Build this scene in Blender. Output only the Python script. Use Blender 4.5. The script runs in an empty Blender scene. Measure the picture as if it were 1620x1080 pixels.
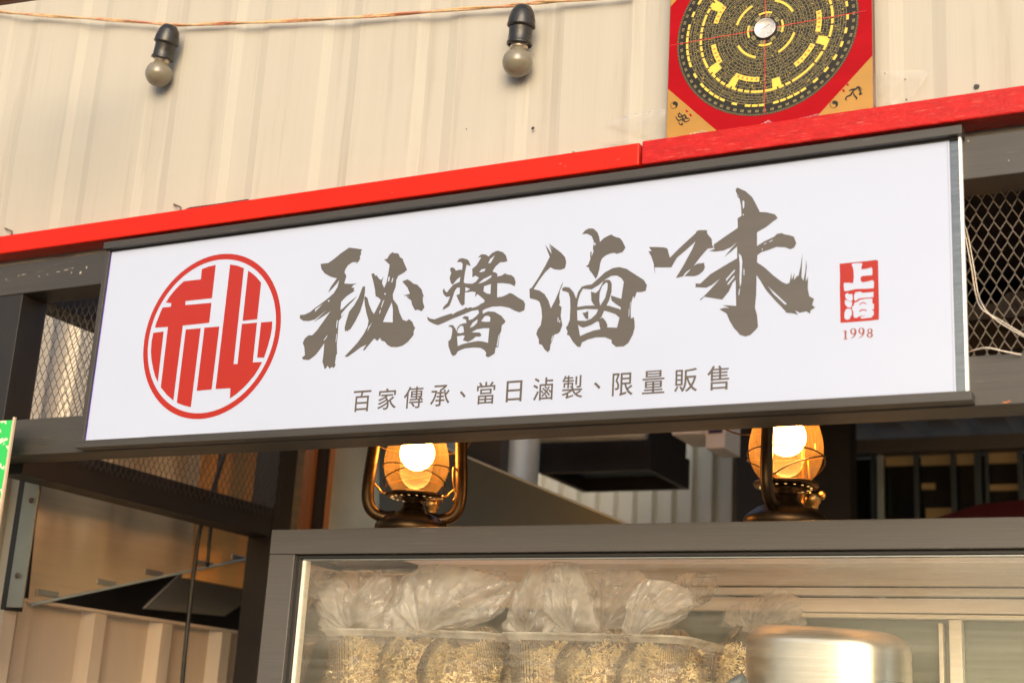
import bpy, bmesh, math, random
from mathutils import Vector, Matrix, noise
from mathutils.geometry import tessellate_polygon
random.seed(7)
R = math.radians
scene = bpy.context.scene
COL = scene.collection

# ------------------------------------------------------------------ camera
D = 2.1                                   # metres from the lens to the plane of the shop sign (Y = 0)
YAW, PITCH, ROLL, FPX = 0.48647425, 0.27336098, 0.05937708, 2262.43
CX, CY = 810.0, 540.0
ROT = Matrix.Rotation(YAW, 3, 'Z') @ Matrix.Rotation(math.pi/2, 3, 'X') @ Matrix.Rotation(PITCH, 3, 'X') @ Matrix.Rotation(ROLL, 3, 'Z')
cam_d = bpy.data.cameras.new('camera'); cam = bpy.data.objects.new('camera', cam_d); COL.objects.link(cam)
cam_d.sensor_width = 36; cam_d.lens = FPX*36/1620; cam_d.clip_end = 500; cam_d.clip_start = .05
cam.matrix_world = Matrix.Translation((0, -D, 0)) @ ROT.to_4x4()
cam_d.dof.use_dof = True; cam_d.dof.focus_distance = 2.62; cam_d.dof.aperture_fstop = 4.0
scene.camera = cam

# ------------------------------------------------------------------ world, sun, exposure
w = bpy.data.worlds.new('World'); scene.world = w; w.use_nodes = True
nt = w.node_tree; nt.nodes.clear()
sky = nt.nodes.new('ShaderNodeTexSky'); sky.sky_type = 'NISHITA'; sky.sun_disc = False
SUN_EL, SUN_AZ = R(20), R(156)            # azimuth: clockwise from +Y
sky.sun_elevation = SUN_EL; sky.sun_rotation = SUN_AZ
sky.air_density = 1.0; sky.dust_density = 3.0; sky.ozone_density = 0.6
bg = nt.nodes.new('ShaderNodeBackground'); bg.inputs['Strength'].default_value = 0.15
wo = nt.nodes.new('ShaderNodeOutputWorld')
nt.links.new(sky.outputs[0], bg.inputs[0]); nt.links.new(bg.outputs[0], wo.inputs[0])
sl = bpy.data.lights.new('sun', 'SUN'); sl.energy = 0.7; sl.angle = R(46); sl.color = (1, .95, .88)
so = bpy.data.objects.new('sun', sl); COL.objects.link(so)
sd = Vector((math.sin(SUN_AZ)*math.cos(SUN_EL), math.cos(SUN_AZ)*math.cos(SUN_EL), math.sin(SUN_EL)))
so.rotation_euler = sd.to_track_quat('Z', 'Y').to_euler()
so.location = (0, -5, 5)
vs = scene.view_settings
scene.display_settings.display_device = 'sRGB'
vs.view_transform = 'Standard'; vs.look = 'None'; vs.gamma = 1; vs.use_curve_mapping = False
vs.exposure = 0.72
scene.cycles.max_bounces = 10; scene.cycles.transparent_max_bounces = 24
scene.cycles.sample_clamp_indirect = 4

# ------------------------------------------------------------------ measuring: a sight line met with a real plane of the place
def ray(u, v):
    return ROT @ Vector((u-CX, -(v-CY), -FPX))
def P(u, v, Y=0.0):
    d = ray(u, v); t = (Y+D)/d.y
    return Vector((d.x*t, Y, d.z*t))
def PX(u, v, X):
    d = ray(u, v); t = X/d.x
    return Vector((X, d.y*t-D, d.z*t))
def PZ(u, v, Z):
    d = ray(u, v); t = Z/d.z
    return Vector((d.x*t, d.y*t-D, Z))

# ------------------------------------------------------------------ materials
def mat(name, color, rough=.5, metal=0., noise_amt=0., noise_scale=(8, 8, 8), detail=5, bump=0., bump_scale=None,
        dirt=None, dirt_amt=0., dirt_scale=(2, 2, 2), dirt_pos=(.5, .7), coat=0., emis=0., emis_col=None, spec=.5, coat_rough=.1, trans=0., ior=1.5, coat_bump=False):
    m = bpy.data.materials.new(name); m.use_nodes = True
    t = m.node_tree; N = t.nodes; L = t.links
    b = N['Principled BSDF']
    b.inputs['Base Color'].default_value = (*color, 1); b.inputs['Roughness'].default_value = rough
    b.inputs['Metallic'].default_value = metal; b.inputs['Coat Weight'].default_value = coat
    b.inputs['Coat Roughness'].default_value = coat_rough; b.inputs['Specular IOR Level'].default_value = spec
    b.inputs['Transmission Weight'].default_value = trans; b.inputs['IOR'].default_value = ior
    if emis:
        b.inputs['Emission Color'].default_value = (*(emis_col or color), 1); b.inputs['Emission Strength'].default_value = emis
    tc = N.new('ShaderNodeTexCoord')
    def tex(scale, det=5, rgh=.6):
        mp = N.new('ShaderNodeMapping'); mp.inputs['Scale'].default_value = scale
        L.new(tc.outputs['Object'], mp.inputs[0])
        n = N.new('ShaderNodeTexNoise'); n.inputs['Scale'].default_value = 1; n.inputs['Detail'].default_value = det
        n.inputs['Roughness'].default_value = rgh
        L.new(mp.outputs[0], n.inputs['Vector']); return n
    last = None
    if noise_amt:
        n = tex(noise_scale, detail)
        mr = N.new('ShaderNodeMapRange'); mr.inputs['From Min'].default_value = .3; mr.inputs['From Max'].default_value = .7
        mr.inputs['To Min'].default_value = 1-noise_amt; mr.inputs['To Max'].default_value = 1+noise_amt
        L.new(n.outputs['Fac'], mr.inputs[0])
        mx = N.new('ShaderNodeMix'); mx.data_type = 'RGBA'; mx.blend_type = 'MULTIPLY'; mx.inputs['Factor'].default_value = 1
        mx.inputs['A'].default_value = (*color, 1)
        cb = N.new('ShaderNodeCombineColor')
        for i in range(3): L.new(mr.outputs[0], cb.inputs[i])
        L.new(cb.outputs[0], mx.inputs['B']); last = mx.outputs['Result']
        L.new(last, b.inputs['Base Color'])
        rr = N.new('ShaderNodeMapRange'); rr.inputs['To Min'].default_value = max(.02, rough-.1); rr.inputs['To Max'].default_value = min(1, rough+.12)
        L.new(n.outputs['Fac'], rr.inputs[0]); L.new(rr.outputs[0], b.inputs['Roughness'])
    if dirt:
        n2 = tex(dirt_scale, 6, .65)
        r2 = N.new('ShaderNodeMapRange'); r2.inputs['From Min'].default_value = dirt_pos[0]; r2.inputs['From Max'].default_value = dirt_pos[1]
        r2.inputs['To Max'].default_value = dirt_amt
        L.new(n2.outputs['Fac'], r2.inputs[0])
        m2 = N.new('ShaderNodeMix'); m2.data_type = 'RGBA'; L.new(r2.outputs[0], m2.inputs['Factor'])
        if last: L.new(last, m2.inputs['A'])
        else: m2.inputs['A'].default_value = (*color, 1)
        m2.inputs['B'].default_value = (*dirt, 1); last = m2.outputs['Result']
        L.new(last, b.inputs['Base Color'])
    if bump:
        n3 = tex(bump_scale or noise_scale, 4)
        bp = N.new('ShaderNodeBump'); bp.inputs['Strength'].default_value = bump; bp.inputs['Distance'].default_value = .002
        L.new(n3.outputs['Fac'], bp.inputs['Height'])
        if coat_bump: L.new(bp.outputs[0], b.inputs['Coat Normal'])
        else: L.new(bp.outputs[0], b.inputs['Normal'])
    return m

def clear_mat(name, tint=(1, 1, 1), refl=1.0, rough=.03, haze=0., haze_col=(.9, .9, .85), bump=0., bump_scale=30, scratch=False, ior=1.45):
    """thin clear sheet: lets light through, mirrors by Fresnel, with a little milky scatter"""
    m = bpy.data.materials.new(name); m.use_nodes = True
    t = m.node_tree; N = t.nodes; L = t.links; N.clear()
    out = N.new('ShaderNodeOutputMaterial')
    tr = N.new('ShaderNodeBsdfTransparent'); tr.inputs[0].default_value = (*tint, 1)
    gl = N.new('ShaderNodeBsdfGlossy'); gl.inputs['Roughness'].default_value = rough
    fr = N.new('ShaderNodeFresnel'); fr.inputs[0].default_value = ior
    mu = N.new('ShaderNodeMath'); mu.operation = 'MULTIPLY'; mu.inputs[1].default_value = refl; mu.use_clamp = True
    L.new(fr.outputs[0], mu.inputs[0])
    mx = N.new('ShaderNodeMixShader'); L.new(mu.outputs[0], mx.inputs[0]); L.new(tr.outputs[0], mx.inputs[1]); L.new(gl.outputs[0], mx.inputs[2])
    last = mx
    tc = N.new('ShaderNodeTexCoord')
    if haze:
        df = N.new('ShaderNodeBsdfDiffuse'); df.inputs[0].default_value = (*haze_col, 1)
        tl = N.new('ShaderNodeBsdfTranslucent'); tl.inputs[0].default_value = (*haze_col, 1)
        dm = N.new('ShaderNodeMixShader'); dm.inputs[0].default_value = .5; L.new(df.outputs[0], dm.inputs[1]); L.new(tl.outputs[0], dm.inputs[2])
        m2 = N.new('ShaderNodeMixShader'); L.new(mx.outputs[0], m2.inputs[1]); L.new(dm.outputs[0], m2.inputs[2])
        mp = N.new('ShaderNodeMapping'); mp.inputs['Scale'].default_value = (2.2, 2.2, 90) if scratch else (14, 14, 14)
        L.new(tc.outputs['Object'], mp.inputs[0])
        nz = N.new('ShaderNodeTexNoise'); nz.inputs['Scale'].default_value = 1; nz.inputs['Detail'].default_value = 6; L.new(mp.outputs[0], nz.inputs['Vector'])
        mr = N.new('ShaderNodeMapRange'); mr.inputs['From Min'].default_value = .35; mr.inputs['From Max'].default_value = .7
        mr.inputs['To Min'].default_value = haze*.4; mr.inputs['To Max'].default_value = haze*1.6
        L.new(nz.outputs['Fac'], mr.inputs[0]); L.new(mr.outputs[0], m2.inputs[0]); last = m2
    if bump:
        nz = N.new('ShaderNodeTexNoise'); nz.inputs['Scale'].default_value = bump_scale; nz.inputs['Detail'].default_value = 4
        L.new(tc.outputs['Object'], nz.inputs['Vector'])
        bp = N.new('ShaderNodeBump'); bp.inputs['Strength'].default_value = bump; bp.inputs['Distance'].default_value = .01
        L.new(nz.outputs['Fac'], bp.inputs['Height']); L.new(bp.outputs[0], gl.inputs['Normal'])
    L.new(last.outputs[0], out.inputs[0])
    return m

M = {}
M['cream'] = mat('cream_painted_steel', (.445, .415, .350), .65, noise_amt=.025, noise_scale=(45, 45, .8), detail=8, bump=.25, bump_scale=(160, 160, 2),
                 dirt=(.25, .20, .15), dirt_amt=.5, dirt_scale=(26, 26, 1.3), dirt_pos=(.55, .80))
M['cream2'] = mat('cream_ribbed_cladding', (.62, .50, .37), .45, noise_amt=.04, noise_scale=(20, 20, 2))
M['red'] = mat('red_gloss_paint', (.60, .018, .007), .42, spec=.15, noise_amt=.08, noise_scale=(6, 20, 20), coat=.04, bump=.12, bump_scale=(60, 60, 60), dirt=(.45, .01, .005), dirt_amt=.45, dirt_scale=(5, 12, 16), dirt_pos=(.48, .78))
M['red2'] = mat('red_worn_paint', (.47, .012, .010), .36, spec=.2, noise_amt=.15, noise_scale=(30, 60, 90), coat=.08, bump=.9, bump_scale=(80, 160, 200), dirt=(.85, .40, .28), dirt_amt=.5, dirt_scale=(28, 90, 420), dirt_pos=(.60, .72))
M['steel_paint'] = mat('charcoal_painted_steel', (.046, .041, .035), .42, noise_amt=.16, noise_scale=(6, 60, 140), detail=8, bump=.25, bump_scale=(10, 150, 250), dirt=(.26, .22, .17), dirt_amt=.5, dirt_scale=(16, 60, 120), dirt_pos=(.66, .8))
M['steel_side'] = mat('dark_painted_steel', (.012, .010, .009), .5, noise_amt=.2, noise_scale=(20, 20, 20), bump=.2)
M['case_paint'] = mat('grey_painted_case_frame', (.088, .080, .073), .4, noise_amt=.10, noise_scale=(5, 60, 160), detail=8, bump=.25, bump_scale=(8, 120, 260), dirt=(.34, .31, .28), dirt_amt=.4, dirt_scale=(9, 60, 160), dirt_pos=(.62, .8))
M['sign_white'] = mat('white_backlit_acrylic', (.375, .42, .525), .14, emis=.10, emis_col=(.93, .90, 1.0), noise_amt=.03, noise_scale=(1.0, 1, 2.2))
M['ink'] = mat('brown_ink', (.066, .056, .045), .16, noise_amt=.10, noise_scale=(3, 3, 45), detail=6, emis=.05, emis_col=(.8, .62, .42))
M['ink_small'] = mat('dark_brown_ink', (.09, .07, .055), .2, emis=.02, emis_col=(.8, .6, .4))
M['ink_red'] = mat('red_ink', (.32, .018, .010), .2, spec=.3, noise_amt=.04, noise_scale=(3, 3, 3), emis=.05, emis_col=(1, .12, .05))
M['ink_dot'] = mat('dark_dot_ink', (.10, .03, .05), .4)
M['alu'] = mat('brushed_aluminium', (.52, .53, .51), .32, metal=.85, noise_amt=.12, noise_scale=(6, 6, 90), bump=.15, bump_scale=(20, 20, 220))
M['white_edge'] = mat('white_edge_strip', (.85, .80, .74), .35, emis=.25, emis_col=(1, .92, .85))
M['stainless'] = mat('stainless_steel', (.80, .64, .43), .33, metal=.5, noise_amt=.06, noise_scale=(3, 3, 60), bump=.6, bump_scale=(5, 5, 1.2))
M['stainless_dull'] = mat('dull_stainless_panel', (.58, .68, .66), .5, metal=.5, noise_amt=.12, noise_scale=(6, 6, 6))
M['grey_sheet'] = mat('dark_grey_sheet', (.085, .115, .14), .45, metal=.3, noise_amt=.08, noise_scale=(5, 5, 5))
M['plywood'] = mat('orange_plywood', (.92, .50, .17), .55, noise_amt=.14, noise_scale=(6, 3, 50))
M['wood_post'] = mat('orange_wood', (.42, .20, .08), .55, noise_amt=.14, noise_scale=(40, 40, 3))
M['black'] = mat('matt_black_metal', (.018, .017, .018), .45, noise_amt=.2, noise_scale=(9, 9, 9))
M['black_plastic'] = mat('black_bakelite', (.022, .020, .017), .28, noise_amt=.25, noise_scale=(60, 60, 60), bump=.3, bump_scale=(150, 150, 150), dirt=(.3, .26, .2), dirt_amt=.25, dirt_scale=(90, 90, 90), dirt_pos=(.62, .75))
M['cable'] = mat('black_cable', (.015, .015, .015), .4)
M['cord'] = mat('aged_clear_cord', (.62, .40, .20), .35, noise_amt=.3, noise_scale=(25, 25, 25), dirt=(.45, .12, .06), dirt_amt=.8, dirt_scale=(14, 60, 60), dirt_pos=(.5, .6), coat=.5)
M['wire_clear'] = mat('pale_wire', (.70, .62, .52), .3, coat=.4)
M['rust'] = mat('rusty_nail', (.16, .11, .08), .6, noise_amt=.3, noise_scale=(200, 200, 200), metal=.4)
M['bulb_off'] = mat('aged_frosted_bulb', (.20, .175, .125), .2, noise_amt=.10, noise_scale=(25, 25, 25), coat=.5, dirt=(.16, .12, .07), dirt_amt=.5, dirt_scale=(30, 30, 30), dirt_pos=(.5, .75))
M['bulb_base'] = mat('bulb_screw_shell', (.62, .52, .40), .3, metal=.8)
M['bulb_on'] = mat('lit_bulb', (1, .8, .45), .3, emis=60, emis_col=(1, .52, .17))
M['lantern'] = mat('bronze_lantern_metal', (.062, .038, .019), .36, metal=.9, noise_amt=.25, noise_scale=(30, 30, 30), bump=.15, bump_scale=(60, 60, 60))
M['brass'] = mat('brass_plate', (.45, .26, .09), .3, metal=.9, noise_amt=.2, noise_scale=(40, 40, 40))
M['globe'] = clear_mat('amber_glow_lantern_glass', (1, .80, .50), 0.22, .05, .034, (1, .64, .28))  # amber glass; its milky haze stands in for the glow filling the globe
M['glass'] = clear_mat('case_glass', (.985, .99, .97), 1.0, .02, .10, (.97, .95, .84), scratch=True)  # fine scratches, plus milky haze painted in for the glare veil on the pane
def milky(name, col):
    m = bpy.data.materials.new(name); m.use_nodes = True; t = m.node_tree; N = t.nodes; N.clear()
    o = N.new('ShaderNodeOutputMaterial'); d = N.new('ShaderNodeBsdfDiffuse'); l = N.new('ShaderNodeBsdfTranslucent'); x = N.new('ShaderNodeMixShader')
    d.inputs[0].default_value = l.inputs[0].default_value = (*col, 1); x.inputs[0].default_value = .6
    t.links.new(d.outputs[0], x.inputs[1]); t.links.new(l.outputs[0], x.inputs[2]); t.links.new(x.outputs[0], o.inputs[0]); return m
M['top_diffuser'] = milky('milky_diffuser_top', (.97, .96, .90))
M['bag'] = clear_mat('clear_plastic_bag', (1, .99, .97), 2.8, .15, .31, (1, .99, .96), bump=1.0, bump_scale=45)
M['bag_body'] = clear_mat('clear_bag_stretched_over_noodles', (1, .99, .97), 1.0, .10, .05, (1, .98, .95), bump=.8, bump_scale=45)
M['tub'] = clear_mat('clear_ribbed_tub_plastic', (.99, .985, .97), 2.2, .10, .09, (1, .98, .92))
M['tub_rim'] = clear_mat('clear_tub_rim_plastic', (.93, .93, .9), 2.2, .1, .4, (1, .97, .9))
M['tape'] = clear_mat('clear_adhesive_tape', (.98, .97, .94), 1.2, .25, .10, (.95, .93, .88), bump=.3, bump_scale=25)
M['film'] = clear_mat('glossy_clear_film', (1, 1, 1), 3.0, .12, .10, (1, 1, 1), bump=1.0, bump_scale=90)
M['noodle'] = mat('fried_noodle', (1, .83, .47), .5, noise_amt=.25, noise_scale=(60, 60, 60), bump=1.0, bump_scale=(250, 250, 250))
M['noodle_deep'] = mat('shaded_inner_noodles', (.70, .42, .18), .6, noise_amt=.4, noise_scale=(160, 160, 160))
M['rubber_and_gap'] = mat('black_gasket_and_gap', (.02, .018, .016), .5)
M['case_lining'] = mat('cream_case_panel', (.86, .82, .70), .35, noise_amt=.08, noise_scale=(3, 3, 60))
M['case_dark'] = mat('dark_tinted_panel', (.17, .20, .16), .15, noise_amt=.2, noise_scale=(3, 3, 3))
M['ceiling'] = mat('grey_ribbed_roof', (.30, .26, .21), .5, metal=0, noise_amt=.2, noise_scale=(3, 3, 3))
M['dark_wall'] = mat('dark_brown_wall', (.035, .028, .022), .7, noise_amt=.3, noise_scale=(3, 3, 3))
M['grey_rib'] = mat('grey_ribbed_cladding', (.60, .57, .46), .5, noise_amt=.08, noise_scale=(8, 8, 2))
M['pale_duct'] = mat('pale_galvanised_duct', (.85, .82, .68), .4, metal=.4, noise_amt=.1, noise_scale=(10, 10, 2))
M['white_plastic'] = mat('white_plastic', (.93, .90, .84), .4, noise_amt=.03)
M['navy'] = mat('navy_label_ink', (.03, .03, .12), .4)
M['green'] = None
M['gold'] = mat('gold_print', (.40, .20, .016), .3, noise_amt=.12, noise_scale=(6, 6, 12), coat=.3, coat_rough=.15, bump=.4, bump_scale=(25, 25, 10), coat_bump=True)
M['print_red'] = mat('red_print', (.34, .004, .008), .3, noise_amt=.10, noise_scale=(8, 8, 20), coat=0, spec=.08, coat_rough=.12, bump=1.2, bump_scale=(14, 14, 30), coat_bump=True)
M['print_black'] = mat('black_print', (.018, .016, .011), .45, spec=.25)
M['print_yellow'] = mat('yellow_print', (.80, .56, .07), .35)
M['print_line'] = mat('pale_gold_line', (.40, .33, .14), .4)
M['print_orange'] = mat('orange_print', (.85, .18, .03), .35)
M['print_redline'] = mat('red_line_print', (.55, .02, .01), .35)
M['board_edge'] = mat('dark_wood_edge', (.14, .06, .03), .45, noise_amt=.3, noise_scale=(30, 30, 30))
M['dial'] = mat('silver_dial', (.62, .58, .55), .25, metal=.2, noise_amt=.15, noise_scale=(60, 60, 60), coat=1)
M['ground'] = mat('concrete_paving', (.13, .125, .115), .85, noise_amt=.2, noise_scale=(3, 3, 3), bump=.4, bump_scale=(60, 60, 60))
M['bark'] = mat('tree_bark', (.10, .075, .05), .85, noise_amt=.3, noise_scale=(10, 10, 2))
M['leaf'] = mat('tree_leaves', (.06, .10, .03), .55, noise_amt=.4, noise_scale=(2, 2, 2))
M['umbrella'] = mat('dark_red_canvas', (.20, .015, .02), .7)
M['panel_tan'] = mat('tan_board', (.34, .22, .10), .6, noise_amt=.3, noise_scale=(5, 5, 9), emis=.035, emis_col=(.6, .36, .12))  # weak emission puts light into the boards; they are no lamps

# ------------------------------------------------------------------ building helpers
ORG = {}
def root_of(p):
    while p.parent: p = p.parent
    return p
def thing(name, label, cat, loc=(0, 0, 0), group=None, rz=0):
    o = bpy.data.objects.new(name, None); COL.objects.link(o)
    o.empty_display_size = .05; o.location = loc; o.rotation_euler = (0, 0, rz)
    o['label'] = label; o['category'] = cat
    if group: o['group'] = group
    ORG[o.name] = Vector(loc); return o
def tag(o, label=None, cat=None, group=None, kind=None):
    if label: o['label'] = label
    if cat: o['category'] = cat
    if group: o['group'] = group
    if kind: o['kind'] = kind
    return o
def mo(name, verts, faces, m, parent=None, smooth=False, kind=None, label=None):
    vs_ = [Vector(v) for v in verts]
    if parent is None:
        xs = [v.x for v in vs_]; ys = [v.y for v in vs_]; zs = [v.z for v in vs_]
        org = Vector(((min(xs)+max(xs))/2, (min(ys)+max(ys))/2, min(zs)))
    else:
        org = ORG.get(root_of(parent).name, Vector((0, 0, 0)))
    me = bpy.data.meshes.new(name)
    me.from_pydata([tuple(v-org) for v in vs_], [], faces)
    me.validate(); me.update()
    if m is not None: me.materials.append(m)
    if smooth:
        me.polygons.foreach_set('use_smooth', [True]*len(me.polygons))
    o = bpy.data.objects.new(name, me); COL.objects.link(o)
    if parent is None:
        o.location = org; ORG[o.name] = org
    else: o.parent = parent
    if kind: o['kind'] = kind
    if label: o['label'] = label
    return o
def from_bm(name, bm, m, parent=None, smooth=False, **k):
    bm.verts.index_update()
    v = [x.co.copy() for x in bm.verts]; f = [[y.index for y in x.verts] for x in bm.faces]
    bm.free(); return mo(name, v, f, m, parent, smooth, **k)
def box_bm(bm, a, b, bev=.0015):
    x0, y0, z0 = [min(p, q) for p, q in zip(a, b)]; x1, y1, z1 = [max(p, q) for p, q in zip(a, b)]
    t = bmesh.new()
    bmesh.ops.create_cube(t, size=1, matrix=Matrix.Translation(((x0+x1)/2, (y0+y1)/2, (z0+z1)/2)) @ Matrix.Diagonal((x1-x0, y1-y0, z1-z0, 1)))
    if bev: bmesh.ops.bevel(t, geom=t.edges[:], offset=bev, segments=2, profile=.5, affect='EDGES')
    vm = {v: bm.verts.new(v.co) for v in t.verts}
    for f in t.faces: bm.faces.new([vm[v] for v in f.verts])
    t.free(); return bm
def box(name, a, b, m, parent=None, bev=.0015, **k):
    return from_bm(name, box_bm(bmesh.new(), a, b, bev), m, parent, **k)
def prism(name, pts, dirv, m, parent=None, **k):
    """polygon extruded along dirv"""
    n = len(pts); dv = Vector(dirv)
    v = [Vector(p) for p in pts]+[Vector(p)+dv for p in pts]
    f = [list(range(n)), list(range(2*n-1, n-1, -1))]+[[i, i+n, (i+1) % n+n, (i+1) % n] for i in range(n)]
    return mo(name, v, f, m, parent, **k)
def tube_geo(pts, r, seg=10, closed=False, flat=1.0):
    pts = [Vector(p) for p in pts]; n = len(pts); V = []; F = []
    prev = None
    for i, p in enumerate(pts):
        a = pts[(i-1) % n] if (closed or i > 0) else p
        b = pts[(i+1) % n] if (closed or i < n-1) else p
        t = (b-a).normalized()
        if prev is None:
            s = t.cross(Vector((0, 0, 1)))
            if s.length < 1e-3: s = t.cross(Vector((0, 1, 0)))
            s.normalize()
        else:
            s = prev-t*prev.dot(t)
            s = s.normalized() if s.length > 1e-6 else prev
        prev = s; q = t.cross(s)
        rr = r[i] if isinstance(r, (list, tuple)) else r
        for k in range(seg):
            a_ = 2*math.pi*k/seg
            V.append(p+s*math.cos(a_)*rr+q*math.sin(a_)*rr*flat)
    for i in range(n if closed else n-1):
        j = (i+1) % n
        for k in range(seg):
            l = (k+1) % seg
            F.append([i*seg+k, i*seg+l, j*seg+l, j*seg+k])
    if not closed:
        F.append(list(range(seg))[::-1]); F.append([(n-1)*seg+k for k in range(seg)])
    return V, F
def tube(name, pts, r, m, parent=None, seg=10, closed=False, flat=1.0, **k):
    V, F = tube_geo(pts, r, seg, closed, flat); return mo(name, V, F, m, parent, True, **k)
def smooth_pts(pts, n=6):
    pts = [Vector(p) for p in pts]; out = []
    for i in range(len(pts)-1):
        p0 = pts[max(i-1, 0)]; p1 = pts[i]; p2 = pts[i+1]; p3 = pts[min(i+2, len(pts)-1)]
        for k in range(n):
            t = k/n
            out.append(.5*((2*p1)+(-p0+p2)*t+(2*p0-5*p1+4*p2-p3)*t*t+(-p0+3*p1-3*p2+p3)*t**3))
    out.append(pts[-1]); return out
def lathe_geo(prof, seg=28, c=(0, 0, 0)):
    V = []; F = []; n = len(prof); c = Vector(c)
    for (r, z) in prof:
        for k in range(seg):
            a = 2*math.pi*k/seg
            V.append(c+Vector((r*math.cos(a), r*math.sin(a), z)))
    for i in range(n-1):
        for k in range(seg):
            l = (k+1) % seg
            F.append([i*seg+k, i*seg+l, (i+1)*seg+l, (i+1)*seg+k])
    return V, F
def lathe(name, prof, m, parent=None, seg=28, c=(0, 0, 0), smooth=True, xf=None, **k):
    V, F = lathe_geo(prof, seg, c)
    if xf is not None: V = [xf @ v for v in V]
    return mo(name, V, F, m, parent, smooth, **k)
def smooth_angle(o, ang=35):
    bpy.context.view_layer.objects.active = o
    me = o.data; bm = bmesh.new(); bm.from_mesh(me)
    for e in bm.edges:
        if len(e.link_faces) == 2 and e.calc_face_angle(0) > R(ang): e.smooth = False
    bm.to_mesh(me); bm.free()
    return o

def flat_print(name, groups, fn, m, parent, y0=-.0006, step=.00005, **k):
    """groups: [(outer, [holes])] in sheet coordinates; fn maps a coordinate pair to (X, Z) on the sheet"""
    V = []; F = []
    for gi, (o, hs) in enumerate(groups):
        loops = [[Vector((*fn(*p), 0)) for p in lp] for lp in [o]+hs]
        tri = tessellate_polygon(loops)
        base = len(V); y = y0-gi*step
        for lp in loops:
            for q in lp: V.append((q.x, y, q.y))
        for t in tri:
            a, b, c = [Vector(V[base+i]) for i in t]
            n = (b-a).cross(c-a)
            F.append([base+i for i in (t if n.y < 0 else (t[0], t[2], t[1]))])
    return mo(name, V, F, m, parent, **k)
def zoomed(x0, y0, s):
    def fn(a, b):
        p = P(x0+a/s, y0+b/s, 0); return (p.x, p.z)
    return fn

# ------------------------------------------------------------------ setting: ground
g = mo('ground', [(-60, -60, -1.6), (60, -60, -1.6), (60, 60, -1.6), (-60, 60, -1.6)], [[0, 1, 2, 3]], M['ground']); g['kind'] = 'structure'

# ------------------------------------------------------------------ upper wall of ribbed sheet
def ribbed(x0, x1, pitch, depth, yf, z0, z1, phase, wr=.60, ws=.10, axis='x', wob=0):
    """trapezoid sheet; front ridges at yf, valleys at yf+depth, returns verts faces"""
    xs = []
    k0 = math.floor((x0-phase)/pitch)-1; k1 = math.ceil((x1-phase)/pitch)+1
    for k in range(k0, k1):
        b = phase+k*pitch
        for f, d in ((0, 1), (ws, 0), (ws+wr, 0), (2*ws+wr, 1)):
            xs.append((b+f*pitch, d))
    xs = [p for p in xs if x0 < p[0] < x1]
    def dep(x):
        t = ((x-phase)/pitch) % 1
        if t < ws: return 1-t/ws
        if t < ws+wr: return 0
        if t < 2*ws+wr: return (t-ws-wr)/ws
        return 1
    xs = [(x0, dep(x0))]+xs+[(x1, dep(x1))]
    nz = 6; V = []; F = []
    for j in range(nz+1):
        z = z0+(z1-z0)*j/nz
        for x, d in xs:
            V.append((x, yf+d*depth+(noise.noise(Vector((x*3, z*3, 1)))*wob), z))
    n = len(xs)
    for j in range(nz):
        for i in range(n-1):
            F.append([j*n+i, j*n+i+1, (j+1)*n+i+1, (j+1)*n+i])
    if axis == 'y':
        V = [(v[1], v[0], v[2]) for v in V]; F = [f[::-1] for f in F]
    return V, F
wall = thing('corrugated_wall', 'cream painted corrugated steel wall above the red rail', 'wall', (-1.0, .04, .90))
for i, (a, b) in enumerate(((-2.57, -1.963), (-1.963, -.826), (-.826, .8))):
    V, F = ribbed(a, b, .2283, .0048, .042-.0004*i, .94, 2.6, -2.455, wr=.60, ws=.10, wob=.005)
    mo('wall_sheet', V, F, M['cream'], wall)
mo('wall_backing', *[[(-2.57, .075, .955), (.8, .075, .955), (.8, .075, 2.6), (-2.57, .075, 2.6)], [[0, 1, 2, 3]]], M['black'], wall)
def disc(name, c, r, m, parent, ny=-.0006):
    V = [Vector(c)]+[Vector((c[0]+r*math.cos(a*.5236), c[1], c[2]+r*math.sin(a*.5236)*random.uniform(.8, 1.15))) for a in range(12)]
    return mo(name, V, [[0, 1+(i+1) % 12, 1+i] for i in range(12)], m, parent)
for (u, v, r) in ((843, 203, .0034), (1545, 137, .0045), (738, 204, .0012), (1400, 116, .0012), (1432, 126, .0016), (1434, 158, .0018)):
    disc('screw_hole', P(u, v, .0405), r, M['black'], wall)

# red rails
def rail(name, label, u0, u1, m):
    a = P(u0, 300, -.012).x; b = P(u1, 150, -.012).x
    t = thing(name, label, 'rail', ((a+b)/2, .01, .957))
    box('rail_tube', (a, -.012, .957), (b, .036, .999), m, t, .003)
    return t
xs_ = P(1013, 250, -.012).x
rt = thing('red_rail', 'bright smooth red painted rail running left of the joint, above the sign', 'rail', (-2.2, .01, .957))
box('rail_tube', (-2.57, -.012, .957), (xs_-.0025, .036, .999), M['red'], rt, .003)
rt = thing('red_rail', 'darker worn red rail right of the joint, under the compass board', 'rail', (-.2, .01, .957))
box('rail_tube', (xs_+.0025, -.014, .956), (.8, .036, 1.0), M['red2'], rt, .003)
gapm = mat('dark_red_gap_shade', (.10, .006, .006), .6)  # dark strips paint the shade in the open gap above the rail
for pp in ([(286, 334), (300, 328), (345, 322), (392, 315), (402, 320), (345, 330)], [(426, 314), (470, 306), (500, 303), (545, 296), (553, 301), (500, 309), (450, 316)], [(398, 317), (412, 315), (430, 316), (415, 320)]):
    q = [P(u, v, .0385) for u, v in pp]; mo('gap_strip', q, [list(range(len(q)))[::-1]], gapm, wall)
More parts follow.
